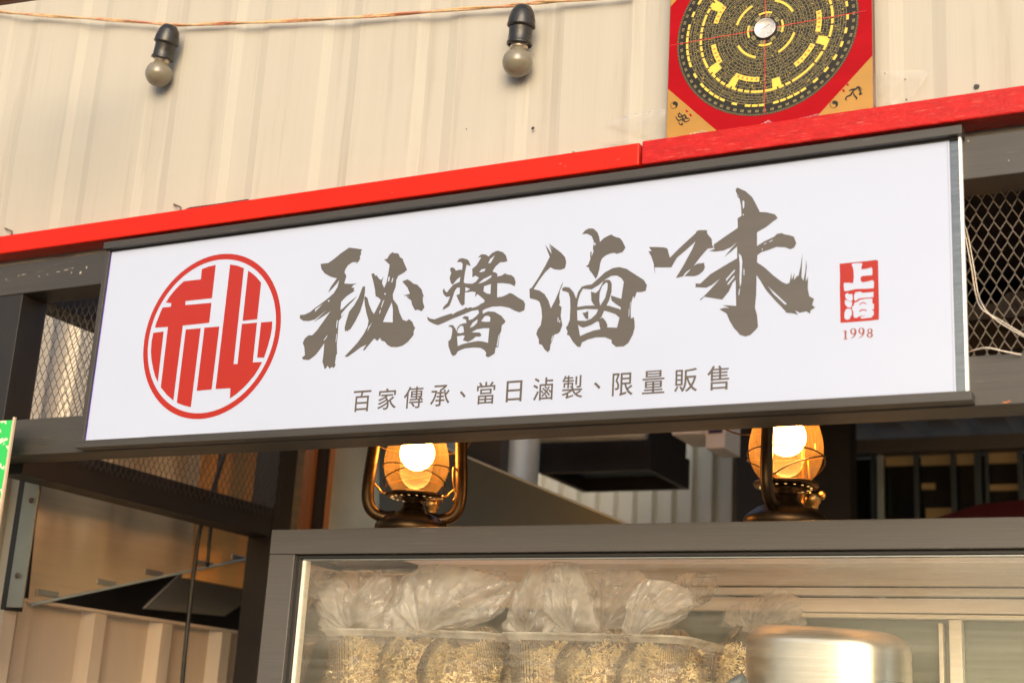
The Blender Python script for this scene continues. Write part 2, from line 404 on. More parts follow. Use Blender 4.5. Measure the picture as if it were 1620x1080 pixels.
# bent nails
for i, (u, v, lab) in enumerate(((8, 361, 'rusty bent nail at the far left just above the red rail'),
                                 (275, 323, 'rusty bent nail above the red rail, below the left bulb'),
                                 (735, 268, 'small bent nail above the rail, below and left of the right bulb'),
                                 (907, 241, 'small bent nail just left of the rail joint and clear tape'))):
    p = P(u, v, .04); q = P(u+11, v+5, .012); r_ = P(u+11, v+10, .008)
    n = thing('nail', lab, 'nail', p, 'bent nails above the red rail')
    tube('shank', [p+Vector((0, .01, 0)), p, q, r_], .0017, M['rust'], n, 8)
    tube('head', [r_, r_+Vector((.0004, -.001, -.0015))], .0034, M['rust'], n, 10)

# ------------------------------------------------------------------ stall frame (canopy frame) with expanded metal mesh
XL = -2.385
fr = thing('canopy_frame', 'charcoal painted square tube frame with expanded metal mesh around the sign', 'frame', (-1.0, .4, -1.6))
box('top_rail', (-2.57, .010, .868), (.9, .085, .938), M['steel_paint'], fr)
box('bottom_rail', (-2.57, .010, .512), (.9, .085, .588), M['steel_paint'], fr)
box('front_post', (XL, .012, .588), (XL+.075, .085, .868), M['steel_side'], fr)
box('front_post', (.6, .012, -1.6), (.675, .085, .512), M['steel_side'], fr)
box('side_rail', (XL, .085, .868), (XL+.075, .97, .936), M['steel_side'], fr)
box('side_rail', (XL, .085, .490), (XL+.075, .97, .565), M['steel_side'], fr)
box('rear_post', (XL, .97, -1.6), (XL+.078, 1.05, 1.3), M['steel_side'], fr)
box('rear_rail', (XL+.0785, .97, .868), (.9, 1.05, .936), M['steel_side'], fr)
def mesh_screen(name, x0, x1, z0, z1, to3, parent, cw=.0180, ch=.035, t=.0011, m=None, rot=0.0):
    V = []; F = []
    nl = int((x1-x0)/(cw/2))
    for k in range(nl+1):
        s = 1 if k % 2 == 0 else -1; xb = x0+k*cw/2; z = z0; pts = []; j = 0
        while z < z1:
            sg = s if j % 2 == 0 else -s
            x = xb+sg*cw/4
            pts.append((x, z)); pts.append((x, min(z+ch*.10, z1)))
            z += ch/2; j += 1
        b0 = len(V)
        for (x, zz) in pts:
            x = x+rot*(zz-z0)+.0012*noise.noise(Vector((x*40, zz*40, 3)))
            for dx, dy in ((-t, 0), (0, -t*.8), (t, 0), (0, t*.8)):
                V.append(to3(min(max(x+dx, x0-.004), x1+.004), zz, dy))
        for i in range(len(pts)-1):
            for q in range(4):
                l = (q+1) % 4
                F.append([b0+i*4+q, b0+i*4+l, b0+i*4+4+l, b0+i*4+4+q])
    return mo(name, V, F, m, parent, kind='stuff')
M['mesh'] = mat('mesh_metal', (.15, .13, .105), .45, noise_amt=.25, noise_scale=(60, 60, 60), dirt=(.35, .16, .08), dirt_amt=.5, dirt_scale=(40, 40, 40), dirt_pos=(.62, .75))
M['mesh_shaded'] = mat('shaded_mesh_metal', (.035, .030, .026), .5, noise_amt=.25, noise_scale=(60, 60, 60))  # same mesh in a darker colour that paints its backlit shade
mesh_screen('front_mesh', -2.30, -1.95, .575, .875, lambda x, z, d: (x, .078+d, z), fr, m=M['mesh_shaded'])
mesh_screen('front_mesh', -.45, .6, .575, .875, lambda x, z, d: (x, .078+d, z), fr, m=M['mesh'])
mesh_screen('side_mesh', .15, .985, .535, .90, lambda y, z, d: (XL+.081+d+.006*math.sin(y*9), y, z), fr, m=M['mesh_shaded'], cw=.019, ch=.034)

def chip(u, v, Y, rx, rz, m, seed, parent=fr):
    rnd = random.Random(seed); c = P(u, v, Y)
    n = 14; V = [c]+[c+Vector((rx*math.cos(i*T_/n)*rnd.uniform(.5, 1.2), 0, rz*math.sin(i*T_/n)*rnd.uniform(.4, 1.2))) for i in range(n)]
    mo('paint_chip', V, [[0, 1+(i+1) % n, 1+i] for i in range(n)], m, parent)
T_ = 2*math.pi
M['chip'] = mat('bare_pale_primer', (.42, .36, .27), .6, noise_amt=.3, noise_scale=(200, 200, 200)); M['rust_chip'] = mat('rust_spot', (.45, .16, .05), .7, noise_amt=.3, noise_scale=(150, 150, 150))
for i, (u, v, rx, rz) in enumerate(((38, 434, .007, .0009), (30, 436, .004, .0007), (92, 430, .006, .0012), (105, 427, .007, .0011), (113, 431, .0022, .0020), (127, 432, .0035, .0040), (137, 423, .0022, .0032), (75, 434, .004, .0008), (10, 442, .0012, .003), (115, 424, .004, .0006), (62, 437, .003, .0007))):
    chip(u, v, .0094, rx, rz, M['chip'], i)
for i, (u, v, rx, rz) in enumerate(((1591, 636, .0060, .0016), (1597, 634, .003, .0012), (1532, 223, .0016, .0016), (1596, 254, .001, .0012))):
    chip(u, v, .0094, rx, rz, M['rust_chip'] if i < 2 else M['chip'], 40+i)

scuff = mat('dark_red_scuff', (.20, .006, .005), .5); pale_sc = mat('pale_red_scuff', (.75, .12, .09), .5)
rail_l = [o for o in bpy.data.objects if o.name.startswith('red_rail')][0]
for i, (u, v, rx, rz, mm) in enumerate(((957, 258, .0022, .0016, scuff), (853, 271, .0014, .0012, scuff), (866, 270, .001, .001, scuff), (880, 270, .0016, .001, scuff), (895, 268, .001, .0008, scuff), (908, 266, .0015, .001, scuff), (925, 262, .001, .001, scuff), (941, 260, .0012, .0008, scuff),
        (886, 259, .004, .0009, pale_sc), (894, 263, .003, .0007, pale_sc), (978, 252, .005, .0006, pale_sc), (812, 282, .0016, .001, scuff), (744, 288, .001, .0008, scuff), (620, 305, .002, .0007, pale_sc), (500, 330, .001, .001, scuff), (300, 352, .0012, .0008, scuff), (180, 372, .002, .0006, scuff), (60, 384, .0012, .001, scuff))):
    chip(u, v, -.0126, rx, rz, mm, 80+i, rail_l)

# ------------------------------------------------------------------ light box sign
sg = thing('shop_sign', 'long white light box sign with red round emblem and brown brush lettering', 'sign', (-1.2, 0, .515))
XL0 = P(178, 500, 0).x; 
sx0, sx1 = -2.056, -.3655
wx0, wx1 = -2.057, -.3695
sz0, sz1 = .5305, .9315
box('sign_body', (sx0-.004, .0005, .530), (-.352, .0095, .932), M['alu'], sg, 0)
face = box('sign_face', (sx0, -.004, sz0), (-.3695, 0.0, sz1), M['sign_white'], sg, .0004)
box('side_band', (-.3693, -.0035, sz0), (-.3555, 0.0, sz1), mat('dark_mirror_metal', (.16, .17, .17), .12, metal=1, noise_amt=.15, noise_scale=(20, 20, 160), bump=.2, bump_scale=(30, 30, 300)), sg, .0004, label='brushed metal band at the right end of the sign')
box('edge_strip', (-.3552, -.007, sz0-.001), (-.3515, .004, sz1+.001), M['white_edge'], sg, .0004)
box('side_frame', (sx0-.0125, -.010, .529), (sx0-.0005, .0095, .932), M['steel_paint'], sg, .001)
box('top_frame', (sx0-.0125, -.018, .9325), (-.348, .0095, .9475), M['steel_paint'], sg, .001)
box('bottom_frame', (sx0-.0125, -.020, .514), (-.345, .0095, .5285), M['steel_paint'], sg, .001)
SF = -.0042       # print lies on the face
FY = Vector((0, 0, 0))
def onface(x0, y0, s):
    def fn(a, b):
        p = P(x0+a/s, y0+b/s, -.004); return (p.x, p.z)
    return fn
box('shadow_gap', (sx0+.001, -.0062, .9292), (-.3555, -.0045, .9322), M['rubber_and_gap'], sg, 0)  # solid black strip painting the shade in the gap under the top frame
# emblem
ec = Vector((-1.7741, .7293)); 
ecp = P(215+465/3.858, 390+548/3.858, -.004)
emb = thing_dummy = None
def ringgroup(cx, cz, ro, ri, n=72):
    o = [(cx+ro*math.cos(2*math.pi*i/n), cz+ro*math.sin(2*math.pi*i/n)) for i in range(n)]
    h = [(cx+ri*math.cos(2*math.pi*i/n), cz+ri*math.sin(2*math.pi*i/n)) for i in range(n)]
    return (o, [h])
k_ = (D-.004)/D
ident = lambda a, b: (a, b)
ring = flat_print('emblem_ring', [ringgroup(-1.7741*k_, .7293*k_, .1668*k_, .1553*k_)], ident, M['ink_red'], face, SF)
E1 = [([(488,112),(465,315),(303,333),(302,357),(462,343),(448,465),(287,482),(229,938),(190,905),(152,858),(196,490),(117,495),(124,468),(135,440),(149,405),(163,372),(214,367),(217,345),(183,342),(205,307),(230,275),(262,240),(293,212),(397,200),(403,138),(445,122)], []),
 ([(107,526),(170,518),(134,827),(118,790),(106,745),(96,690),(92,640),(96,580)], []),
 ([(305,506),(396,498),(336,980),(290,968),(250,952)], []),
 ([(419,495),(510,488),(463,871),(372,880)], []),
 ([(576,110),(618,116),(660,132),(597,716),(621,716),(648,472),(740,464),(714,706),(771,704),(748,748),(722,788),(690,826),(655,863),(615,898),(574,927),(578,863),(487,869)], []),
 ([(686,147),(710,163),(735,185),(765,220),(741,443),(652,453)], []),
 ([(765,463),(833,457),(831,500),(822,550),(805,612),(783,677),(741,677)], [])]
flat_print('emblem_strokes', E1, onface(215, 390, 3.858), M['ink_red'], face, SF-.0001)

C1 = [([(217,193),(280,185),(330,150),(380,108),(450,60),(500,66),(557,75),(545,95),(548,115),(537,130),(540,150),(528,172),(500,200),(512,178),(475,180),(440,205),(418,240),(412,262),(428,290),(410,352),(470,355),(512,352),(485,365),(468,385),(495,388),(485,405),(495,412),(430,455),(385,500),(378,565),(395,558),(450,505),(515,453),(480,495),(430,545),(385,600),(385,625),(418,588),(375,645),(365,655),(358,760),(350,850),(352,925),(345,930),(335,1000),(340,1015),(325,1040),(310,1030),(290,1045),(275,1020),(262,1040),(250,1048),(240,1010),(232,990),(240,930),(248,838),(215,885),(180,930),(150,955),(120,975),(75,970),(65,955),(90,935),(85,870),(72,835),(88,800),(118,773),(150,772),(190,730),(250,645),(298,578),(250,612),(160,668),(200,630),(270,565),(215,610),(170,645),(120,658),(75,655),(48,635),(50,608),(85,605),(130,585),(180,545),(215,520),(280,470),(325,430),(355,380),(369,325),(345,358),(305,402),(277,428),(300,380),(350,310),(300,298),(250,270),(225,235)],
        [[(240,812),(255,795),(272,770),(270,785),(250,812)], [(350,650),(357,652),(350,715),(344,710)], [(346,760),(351,765),(344,830),(340,825)], [(275,490),(292,485),(290,498),(278,500)], [(175,560),(235,518),(205,548),(170,585)]]),
 ([(560,378),(580,375),(578,430),(568,490),(540,580),(500,660),(462,722),(440,735),(445,748),(430,735),(415,742),(413,710),(425,660),(450,580),(490,530),(525,470)], []),
 ([(735,158),(760,150),(780,115),(803,98),(815,105),(850,108),(865,140),(885,150),(895,180),(922,240),(900,262),(850,290),(835,320),(828,380),(805,440),(808,480),(845,530),(860,590),(885,645),(915,658),(938,642),(965,665),(978,700),(988,712),(975,740),(975,770),(930,825),(885,858),(840,870),(790,868),(760,850),(740,825),(700,795),(680,820),(655,798),(620,840),(575,895),(560,895),(590,850),(545,870),(500,905),(450,940),(425,955),(430,945),(410,948),(470,885),(520,830),(570,760),(600,700),(608,655),(590,590),(578,530),(573,470),(580,455),(600,470),(612,520),(635,575),(652,600),(680,545),(708,488),(690,468),(665,455),(660,400),(645,330),(630,275),(650,268),(665,290),(675,285),(690,310),(710,325),(732,293),(722,320),(718,350),(735,388),(755,340),(770,260),(780,200)],
        [[(797,505),(806,560),(805,668),(725,665),(750,605)], [(772,295),(782,298),(775,335),(765,335)], [(803,305),(810,310),(800,345),(793,340)], [(640,665),(612,715),(598,748),(606,708)], [(740,478),(735,490),(715,545),(708,550),(722,500)], [(708,560),(703,590),(695,600),(698,575)], [(738,430),(750,432),(745,445),(735,440)], [(700,800),(730,815),(738,825),(712,815)]]),
 ([(882,335),(925,318),(960,340),(970,352),(1005,362),(1040,400),(1048,430),(1062,465),(1050,455),(1050,500),(1063,545),(1040,578),(1010,565),(985,570),(962,525),(955,490),(915,460),(945,458),(890,450),(945,435),(925,385)], []),
 ]
C2 = [([(238,235),(250,215),(278,222),(292,245),(322,236),(348,238),(352,185),(340,168),(300,168),(320,140),(350,132),(398,145),(412,165),(425,205),(388,190),(372,270),(362,350),(380,360),(440,362),(470,345),(498,310),(470,290),(438,305),(440,260),(437,230),(478,195),(520,125),(490,127),(520,98),(560,100),(585,118),(620,85),(665,65),(712,78),(742,108),(755,160),(730,168),(690,170),(650,205),(620,252),(655,265),(668,280),(660,297),(700,290),(735,268),(750,278),(790,285),(815,305),(830,350),(820,387),(780,365),(720,357),(664,358),(662,485),(710,478),(745,462),(775,445),(800,452),(850,485),(900,515),(914,545),(908,600),(865,620),(820,605),(770,578),(700,565),(620,568),(560,588),(530,604),(490,598),(440,604),(350,642),(250,682),(180,715),(130,735),(90,722),(50,700),(35,680),(35,658),(60,675),(100,682),(160,658),(255,628),(258,640),(300,615),(365,588),(380,575),(400,582),(425,572),(440,580),(490,562),(520,540),(548,528),(548,508),(510,475),(485,455),(462,482),(470,440),(440,432),(373,442),(370,545),(350,563),(332,545),(312,505),(295,465),(325,455),(328,395),(300,400),(280,430),(258,500),(235,560),(200,585),(172,598),(180,570),(215,535),(240,478),(205,482),(182,458),(172,430),(185,402),(195,430),(212,440),(238,405),(270,370),(325,345),(332,300),(300,325),(262,372),(245,355),(235,310),(250,265)],
        [[(376,392),(420,410),(377,434)], [(583,178),(600,140),(642,108),(622,145),(602,177)], [(500,258),(525,232),(560,228),(548,250),(520,258)], [(492,362),(540,320),(612,285),(608,305),(560,338),(520,355)], [(545,385),(607,365),(602,455),(570,450),(540,430)]]),
 ([(490,588),(530,590),(534,632),(580,610),(640,615),(700,650),(738,698),(728,718),(705,735),(699,790),(688,810),(672,930),(650,935),(640,990),(608,1010),(580,1025),(558,1008),(565,985),(548,958),(510,938),(450,935),(370,943),(310,968),(292,1000),(265,1013),(248,990),(225,925),(223,880),(246,858),(257,810),(260,765),(245,750),(226,748),(230,735),(265,733),(288,765),(298,790),(305,755),(330,728),(362,718),(387,715),(382,685),(348,672),(370,652),(405,658),(408,690),(440,680),(478,650),(500,625)],
        [[(518,700),(550,655),(580,648),(602,665),(598,703),(560,705)], [(416,758),(440,715),(488,680),(482,712),(450,745)], [(302,800),(312,765),(335,738),(358,745),(365,798),(330,808)], [(302,835),(355,825),(372,830),(355,870),(400,885),(440,865),(470,838),(510,838),(522,820),(505,800),(470,800),(432,798),(480,772),(540,762),(592,762),(580,892),(530,880),(490,876),(400,892),(350,905),(308,922)], [(674,830),(684,812),(668,918),(657,926)]])]
C3 = [([(212,197),(260,232),(310,270),(340,305),(348,345),(338,390),(300,403),(255,398),(225,383),(185,420),(140,480),(95,552),(140,562),(180,590),(210,640),(228,700),(260,640),(290,570),(305,530),(325,490),(318,520),(300,560),(293,610),(300,655),(292,675),(312,690),(305,760),(318,830),(300,880),(285,895),(255,905),(240,950),(225,985),(222,1020),(205,1042),(180,1020),(160,985),(135,975),(135,940),(115,900),(125,865),(150,830),(160,770),(155,700),(140,650),(115,635),(65,622),(62,550),(80,540),(130,465),(185,370),(220,300),(205,265),(185,208),(210,240),(233,278),(230,250),(212,210),(245,248)],
        [[(282,770),(288,772),(286,805),(280,805)], [(296,790),(302,790),(300,812),(295,812)], [(248,905),(238,945),(228,958),(240,915)]]),
 ([(470,125),(495,95),(525,80),(560,82),(590,110),(605,150),(610,185),(640,155),(685,132),(700,127),(710,137),(735,148),(765,155),(785,180),(808,230),(785,265),(740,278),(720,270),(690,275),(655,290),(625,315),(612,350),(605,400),(590,450),(576,472),(550,430),(528,405),(525,385),(500,375),(520,360),(535,318),(560,260),(555,235),(562,180),(545,140),(510,122)], [[(562,190),(577,195),(573,212),(562,210)]]),
 ([(535,265),(546,258),(543,300),(533,315)], []),
 ([(315,545),(340,533),(375,540),(405,575),(425,625),(440,575),(468,533),(500,522),(545,515),(590,475),(650,420),(710,388),(760,380),(820,395),(840,410),(880,435),(950,480),(975,520),(965,565),(930,575),(895,575),(878,625),(868,605),(855,650),(848,720),(850,780),(872,768),(878,800),(880,850),(865,905),(830,970),(795,995),(735,1000),(700,970),(700,945),(650,925),(580,925),(520,940),(470,965),(458,1000),(435,998),(400,960),(370,910),(352,905),(358,880),(345,850),(360,830),(375,790),(380,700),(378,620),(365,580),(340,568),(318,565)],
        [[(440,640),(455,590),(478,548),(545,553),(600,520),(650,477),(700,448),(740,445),(775,465),(795,495),(785,560),(775,628),(772,690),(762,770),(742,850),(672,848),(650,860),(615,862),(560,872),(500,895),(455,915),(440,830),(434,780),(432,700)], [(835,700),(840,702),(836,765),(831,760)], [(846,650),(850,655),(845,700),(841,700)]]),
 ([(430,690),(500,680),(600,677),(680,680),(760,705),(800,735),(780,780),(755,768),(730,745),(660,722),(590,708),(500,705),(430,716)], []),
 ([(640,485),(665,478),(688,482),(702,510),(700,570),(680,640),(650,700),(620,770),(580,805),(540,830),(480,850),(455,840),(433,820),(436,795),(500,798),(540,782),(580,745),(605,690),(650,620),(668,550),(670,505),(655,500),(625,530),(608,580),(605,640),(612,680),(590,690),(560,670),(543,640),(540,570),(575,582),(600,562),(625,515)], []),
 ([(695,600),(790,632),(785,705),(768,690),(735,668),(700,640)], []),
 ([(475,735),(495,733),(520,720),(520,785),(500,780),(483,755)], []),
 ([(575,800),(630,770),(655,800),(668,830),(666,862),(615,875),(602,805)], [])]
C4 = [([(28,435),(80,435),(130,438),(155,445),(172,508),(230,450),(300,385),(350,340),(352,328),(375,320),(425,320),(428,345),(458,380),(462,425),(476,440),(430,448),(380,505),(335,565),(358,550),(405,543),(412,575),(400,600),(370,625),(340,635),(300,670),(240,725),(185,770),(160,755),(130,755),(100,735),(78,718),(66,705),(72,690),(75,640),(68,580),(60,545),(45,500),(25,465),(48,462)],
        [[(182,575),(220,510),(290,450),(347,398),(325,450),(260,570),(212,648),(200,640),(195,605)], [(262,632),(285,605),(315,585),(300,605),(270,635)], [(62,560),(68,575),(72,620),(67,600)]]),
 ([(622,40),(635,30),(690,55),(735,95),(765,150),(782,185),(785,196),(830,198),(890,212),(910,238),(880,260),(830,300),(768,335),(768,428),(820,395),(885,365),(905,345),(940,340),(950,348),(990,355),(1020,365),(1037,410),(1022,440),(995,452),(960,438),(900,435),(850,455),(800,470),(770,492),(768,540),(820,575),(880,630),(940,675),(970,687),(990,680),(1003,608),(1005,660),(1025,612),(1020,660),(1040,635),(1052,630),(1065,570),(1079,478),(1075,560),(1072,640),(1085,665),(1098,600),(1104,520),(1108,570),(1102,640),(1102,672),(1117,635),(1115,720),(1125,770),(1158,790),(1145,830),(1165,850),(1135,868),(1130,892),(1105,875),(1060,885),(1028,868),(1050,900),(1020,890),(970,885),(940,850),(890,800),(830,730),(790,665),(765,628),(762,760),(754,850),(768,900),(775,980),(760,1000),(725,1035),(690,1047),(650,1035),(630,1010),(610,990),(580,940),(560,890),(510,860),(545,850),(580,852),(530,832),(625,837),(622,660),(602,680),(575,740),(530,795),(500,840),(475,880),(465,918),(478,930),(440,932),(435,948),(380,948),(375,915),(330,905),(303,880),(318,862),(305,835),(330,805),(378,797),(440,735),(515,652),(460,695),(420,714),(345,710),(350,697),(345,685),(380,685),(450,620),(550,560),(632,512),(632,432),(590,468),(545,503),(590,448),(632,402),(590,437),(540,460),(480,467),(440,463),(478,448),(470,420),(540,370),(636,305),(635,240),(662,222),(658,150),(648,105),(632,92),(632,70),(624,62)],
        [[(643,478),(660,495),(668,530),(664,600),(660,680),(650,710),(648,640),(650,560)], [(645,725),(652,715),(646,765),(640,760)], [(668,125),(675,115),(682,130),(680,165),(672,175),(670,150)], [(815,415),(833,403),(828,412),(817,420)], [(850,398),(878,385),(875,391),(852,403)], [(840,700),(870,730),(970,822),(968,828),(958,828),(880,755)], [(378,792),(405,775),(398,785),(385,797)], [(555,655),(615,588),(618,598),(558,668)], [(565,685),(612,630),(616,640),(570,695)], [(672,210),(678,208),(676,222),(670,220)], [(632,75),(642,78),(640,92),(633,88)], [(800,447),(808,447),(808,456),(800,456)], [(676,580),(682,590),(681,630),(676,625)]])]
brush_labels = ['first large brown brush character', 'second large brush character, densest', 'third large brush character', 'last large brush character, widest and highest']
for nm, gr, fn in (('brush_character', C1, onface(465, 380, 5.144)), ('brush_character', C2, onface(670, 385, 5.682)),
                   ('brush_character', C3, onface(825, 345, 4.907)), ('brush_character', C4, onface(1020, 290, 4.321))):
    flat_print(nm, gr, fn, M['ink'], face, SF, label=brush_labels.pop(0))
# seal
SEAL = [([(95,125),(250,108),(420,92),(510,80),(535,90),(538,300),(543,500),(545,640),(543,760),(430,772),(270,785),(105,797),(102,600),(98,400),(100,250)],
 [[(232,130),(260,118),(330,115),(357,120),(345,160),(342,188),(400,182),(460,165),(470,185),(468,255),(400,258),(350,265),(332,285),(340,325),(360,335),(420,325),(470,310),(488,330),(485,402),(400,408),(280,412),(180,435),(150,435),(142,380),(145,340),(200,340),(250,345),(258,280),(255,200),(245,160)],
  [(158,475),(185,455),(205,470),(240,468),(248,530),(225,552),(190,540),(165,515)],
  [(158,535),(180,540),(240,560),(235,600),(220,625),(185,620),(155,580)],
  [(175,635),(225,635),(238,690),(210,755),(175,762),(150,740),(152,680)],
  [(262,480),(275,450),(330,440),(360,455),(420,450),(482,442),(480,505),(400,510),(320,518),(275,548),(260,530)],
  [(262,570),(300,556),(330,532),(400,522),(468,518),(470,575),(488,580),(486,640),(468,645),(468,655),(485,660),(485,710),(468,715),(465,735),(400,742),(340,748),(330,730),(400,712),(330,718),(290,740),(260,738),(250,700),(255,665),(240,660),(238,610),(258,600)]]),
 ([(318,590),(340,568),(370,560),(410,580),(402,584),(368,572),(340,580),(326,598)], []),
 ([(318,660),(350,642),(400,645),(404,664),(398,664),(385,655),(350,655),(325,672)], [])]
flat_print('seal', SEAL, onface(1315, 400, 7.2), M['ink_red'], face, SF)
def ell(cx, cy, rx, ry, n=20, rot=0):
    o = []
    for i in range(n):
        a = 2*math.pi*i/n; x = rx*math.cos(a); y = ry*math.sin(a)
        o.append((cx+x*math.cos(rot)-y*math.sin(rot), cy+x*math.sin(rot)+y*math.cos(rot)))
    return o
def nine(cx, cy):
    return [(ell(cx, cy-24, 37, 37), [ell(cx-3, cy-26, 15, 28)]),
            ([(cx+12, cy-22), (cx+36, cy-30), (cx+34, cy+0), (cx+18, cy+32), (cx-8, cy+50), (cx-30, cy+58), (cx-31, cy+54), (cx-8, cy+40), (cx+8, cy+20)], [])]
DIG = [([(132,892),(150,886),(175,880),(173,975),(190,979),(190,985),(135,987),(135,982),(152,978),(152,895),(132,896)], [])]
DIG += nine(253, 918)+nine(346, 912)
DIG += [(ell(443, 888, 30, 29), [ell(441, 886, 13, 20)]), (ell(441, 936, 36, 30), [ell(439, 937, 16, 20)])]
flat_print('year_numerals', DIG, onface(1315, 400, 7.2), mat('dull_red_ink', (.30, .07, .05), .2), face, SF)
# small line of characters: one printed object per character
def glyph(ch, zx0, zy0, s, x0, x1, y0, y1, m, bold=.012):
    cu = bpy.data.curves.new('c', 'FONT'); cu.body = ch; cu.size = 1; cu.offset = 0; cu.resolution_u = 3
    to = bpy.data.objects.new('c', cu); COL.objects.link(to)
    bpy.context.view_layer.update()
    dg = bpy.context.evaluated_depsgraph_get()
    me = bpy.data.meshes.new_from_object(to.evaluated_get(dg))
    vs2 = [v.co.copy() for v in me.vertices]; fs = [list(p.vertices) for p in me.polygons]
    bpy.data.objects.remove(to); bpy.data.meshes.remove(me)
    ax = min(v.x for v in vs2); bx = max(v.x for v in vs2); ay = min(v.y for v in vs2); by = max(v.y for v in vs2)
    fn = onface(zx0, zy0, s)
    xl = fn(x0, (y0+y1)/2)[0]; xr = fn(x1, (y0+y1)/2)[0]; zt = fn((x0+x1)/2, y0)[1]; zb = fn((x0+x1)/2, y1)[1]
    V = []; F2 = []
    for q, (ox, oz) in enumerate(((0, 0), (-.0003, .0002), (.0003, -.0002), (-.0003, -.0002), (.0003, .0002))):
        b = len(V)
        V += [(xl+ox+(v.x-ax)/(bx-ax)*(xr-xl), SF-.00004*q, zb+oz+(v.y-ay)/(by-ay)*(zt-zb)) for v in vs2]
        F2 += [[b+i for i in f] for f in fs]
    return mo('small_character', V, F2, m, face)
GL = [('百', 0, 96, 234, 242, 408), ('家', 0, 296, 440, 225, 392), ('傳', 0, 503, 655, 210, 382), ('承', 0, 717, 868, 198, 365), ('、', 0, 950, 996, 245, 297),
      ('當', 0, 1086, 1230, 172, 348), ('日', 0, 1322, 1446, 163, 330), ('滷', 1, -32, 124, 138, 318), ('製', 1, 200, 362, 120, 303), ('、', 1, 455, 506, 175, 227),
      ('限', 1, 602, 765, 100, 282), ('量', 1, 843, 1018, 82, 265), ('販', 1, 1100, 1280, 65, 250), ('售', 1, 1363, 1536, 42, 236)]
for ch, w_, a, b, c, d in GL:
    glyph(ch, 540 if w_ == 0 else 850, 570, 5.0625, a, b, c, d, M['ink_small'])
# tiny dotted line near the border of the face
V = []; F = []
def dot(x, z, h=.00055):
    b = len(V); V.extend([(x-h, SF, z-h), (x+h, SF, z-h), (x+h, SF, z+h), (x-h, SF, z+h)]); F.append([b, b+1, b+2, b+3])
x = -1.9
while x < -.374: dot(x, sz0+.0022); x += .0034
x = -1.7
while x < -.374: dot(x, sz1-.0022); x += .0034
z = sz0+.003
while z < sz1-.002: dot(-.3722, z); z += .0034
mo('dotted_border', V, F, M['ink_dot'], face, kind='stuff')
mo('edge_line', [(sx0, SF, sz0), (sx0+.0014, SF, sz0), (sx0+.0014, SF, sz1), (sx0, SF, sz1)], [[0, 1, 2, 3]], mat('violet_edge_fringe', (.30, .22, .75), .3, emis=.15), face)  # violet fringe at the left edge, painted as a faintly glowing line

# thin wires hanging beside the sign
YW = .06
for i, off in enumerate((0, 4)):
    tag(tube('wire', smooth_pts([P(1521, 338+off, .03), P(1527+off, 372, YW), P(1537+off, 425, YW), P(1543+off, 462, YW), P(1553+off, 488-off*.3, YW-.07), P(1580, 505+off, YW-.075), P(1630, 535+off*.7, YW-.075)], 6), .0009, M['wire_clear'], seg=6),
        ['thin pale wire drooping from the sign end, upper strand', 'thin pale wire drooping from the sign end, lower strand'][i], 'wire', 'wires beside the sign')
tag(tube('wire', smooth_pts([P(1534, 556, .03), P(1560, 550, -.01), P(1590, 556, -.005), P(1616, 561, .005)], 6), .0012, M['wire_clear'], seg=6), 'short pale wire lying along the lower rail right of the sign', 'wire', 'wires beside the sign')

# ------------------------------------------------------------------ string of bulbs
YB = -.02
def cordpts(pp): return smooth_pts([P(u, v, YB+.045) for u, v in pp], 8)
cp = cordpts([(-60, 13), (0, 19), (70, 25), (150, 30), (230, 36), (282, 40), (340, 38), (420, 35), (540, 29), (640, 22), (740, 14), (800, 10), (835, 6), (870, 3), (940, -2), (1000, -8)])
V = []; F = []
for st in (0, math.pi):
    sp = [p+Vector((0, math.cos(i*.10+st)*.0016, math.sin(i*.10+st)*.0016)) for i, p in enumerate(smooth_pts(cp, 3))]
    v_, f_ = tube_geo(sp, .0024, 8); b_ = len(V); V += v_; F += [[b_+k for k in f] for f in f_]
tag(mo('string_light_cord', V, F, M['cord'], smooth=True), 'aged twisted two core cord carrying both bulbs across the cream wall', 'cord')
def pendant():
    t = thing('string_bulb', '', 'light bulb')
    lathe('socket_cap', [(0, .0), (.010, .0), (.014, -.003), (.0195, -.012), (.0225, -.024), (.0235, -.033), (.0240, -.036), (.0215, -.038)], M['black_plastic'], t)
    lathe('socket_body', [(.0200, -.036), (.0195, -.050), (.0198, -.062), (.0212, -.064), (.0212, -.068), (.0180, -.068), (.0180, -.060)], M['black_plastic'], t)
    lathe('screw_shell', [(.0150, -.060), (.0150, -.067), (.0142, -.068), (.0150, -.070), (.0142, -.072), (.0135, -.074)], M['bulb_base'], t)
    pr = [(.0135, -.0735), (.0150, -.077)]
    for i in range(1, 15):
        a = math.radians(38+i*(142/14)); pr.append((max(.0255*math.sin(a), .0001), -.0965+.0255*math.cos(a)*1.0))
    lathe('glass_bulb', pr, M['bulb_off'], t, seg=32)
    return t
def tree_copy(o, parent=None):
    c = o.copy(); COL.objects.link(c)
    c.parent = parent
    for ch in o.children: tree_copy(ch, c)
    return c
b1 = pendant(); b2 = tree_copy(b1)
for b, (u, v), rot, lab in ((b1, (270, 40), (R(8), R(16), 0), 'unlit dusty bulb in black socket, the left one hanging from the cord'),
                            (b2, (828, 9), (R(8), R(7), 0), 'unlit frosted bulb in black socket, the right one nearer the compass board')):
    b.location = P(u, v, YB+.02); b.rotation_euler = rot; b['label'] = lab; b['group'] = 'bulbs hanging from the cord'; b.scale = (1.12,)*3
b1['label'] = 'unlit dusty bulb in black socket, the left one hanging from the cord'

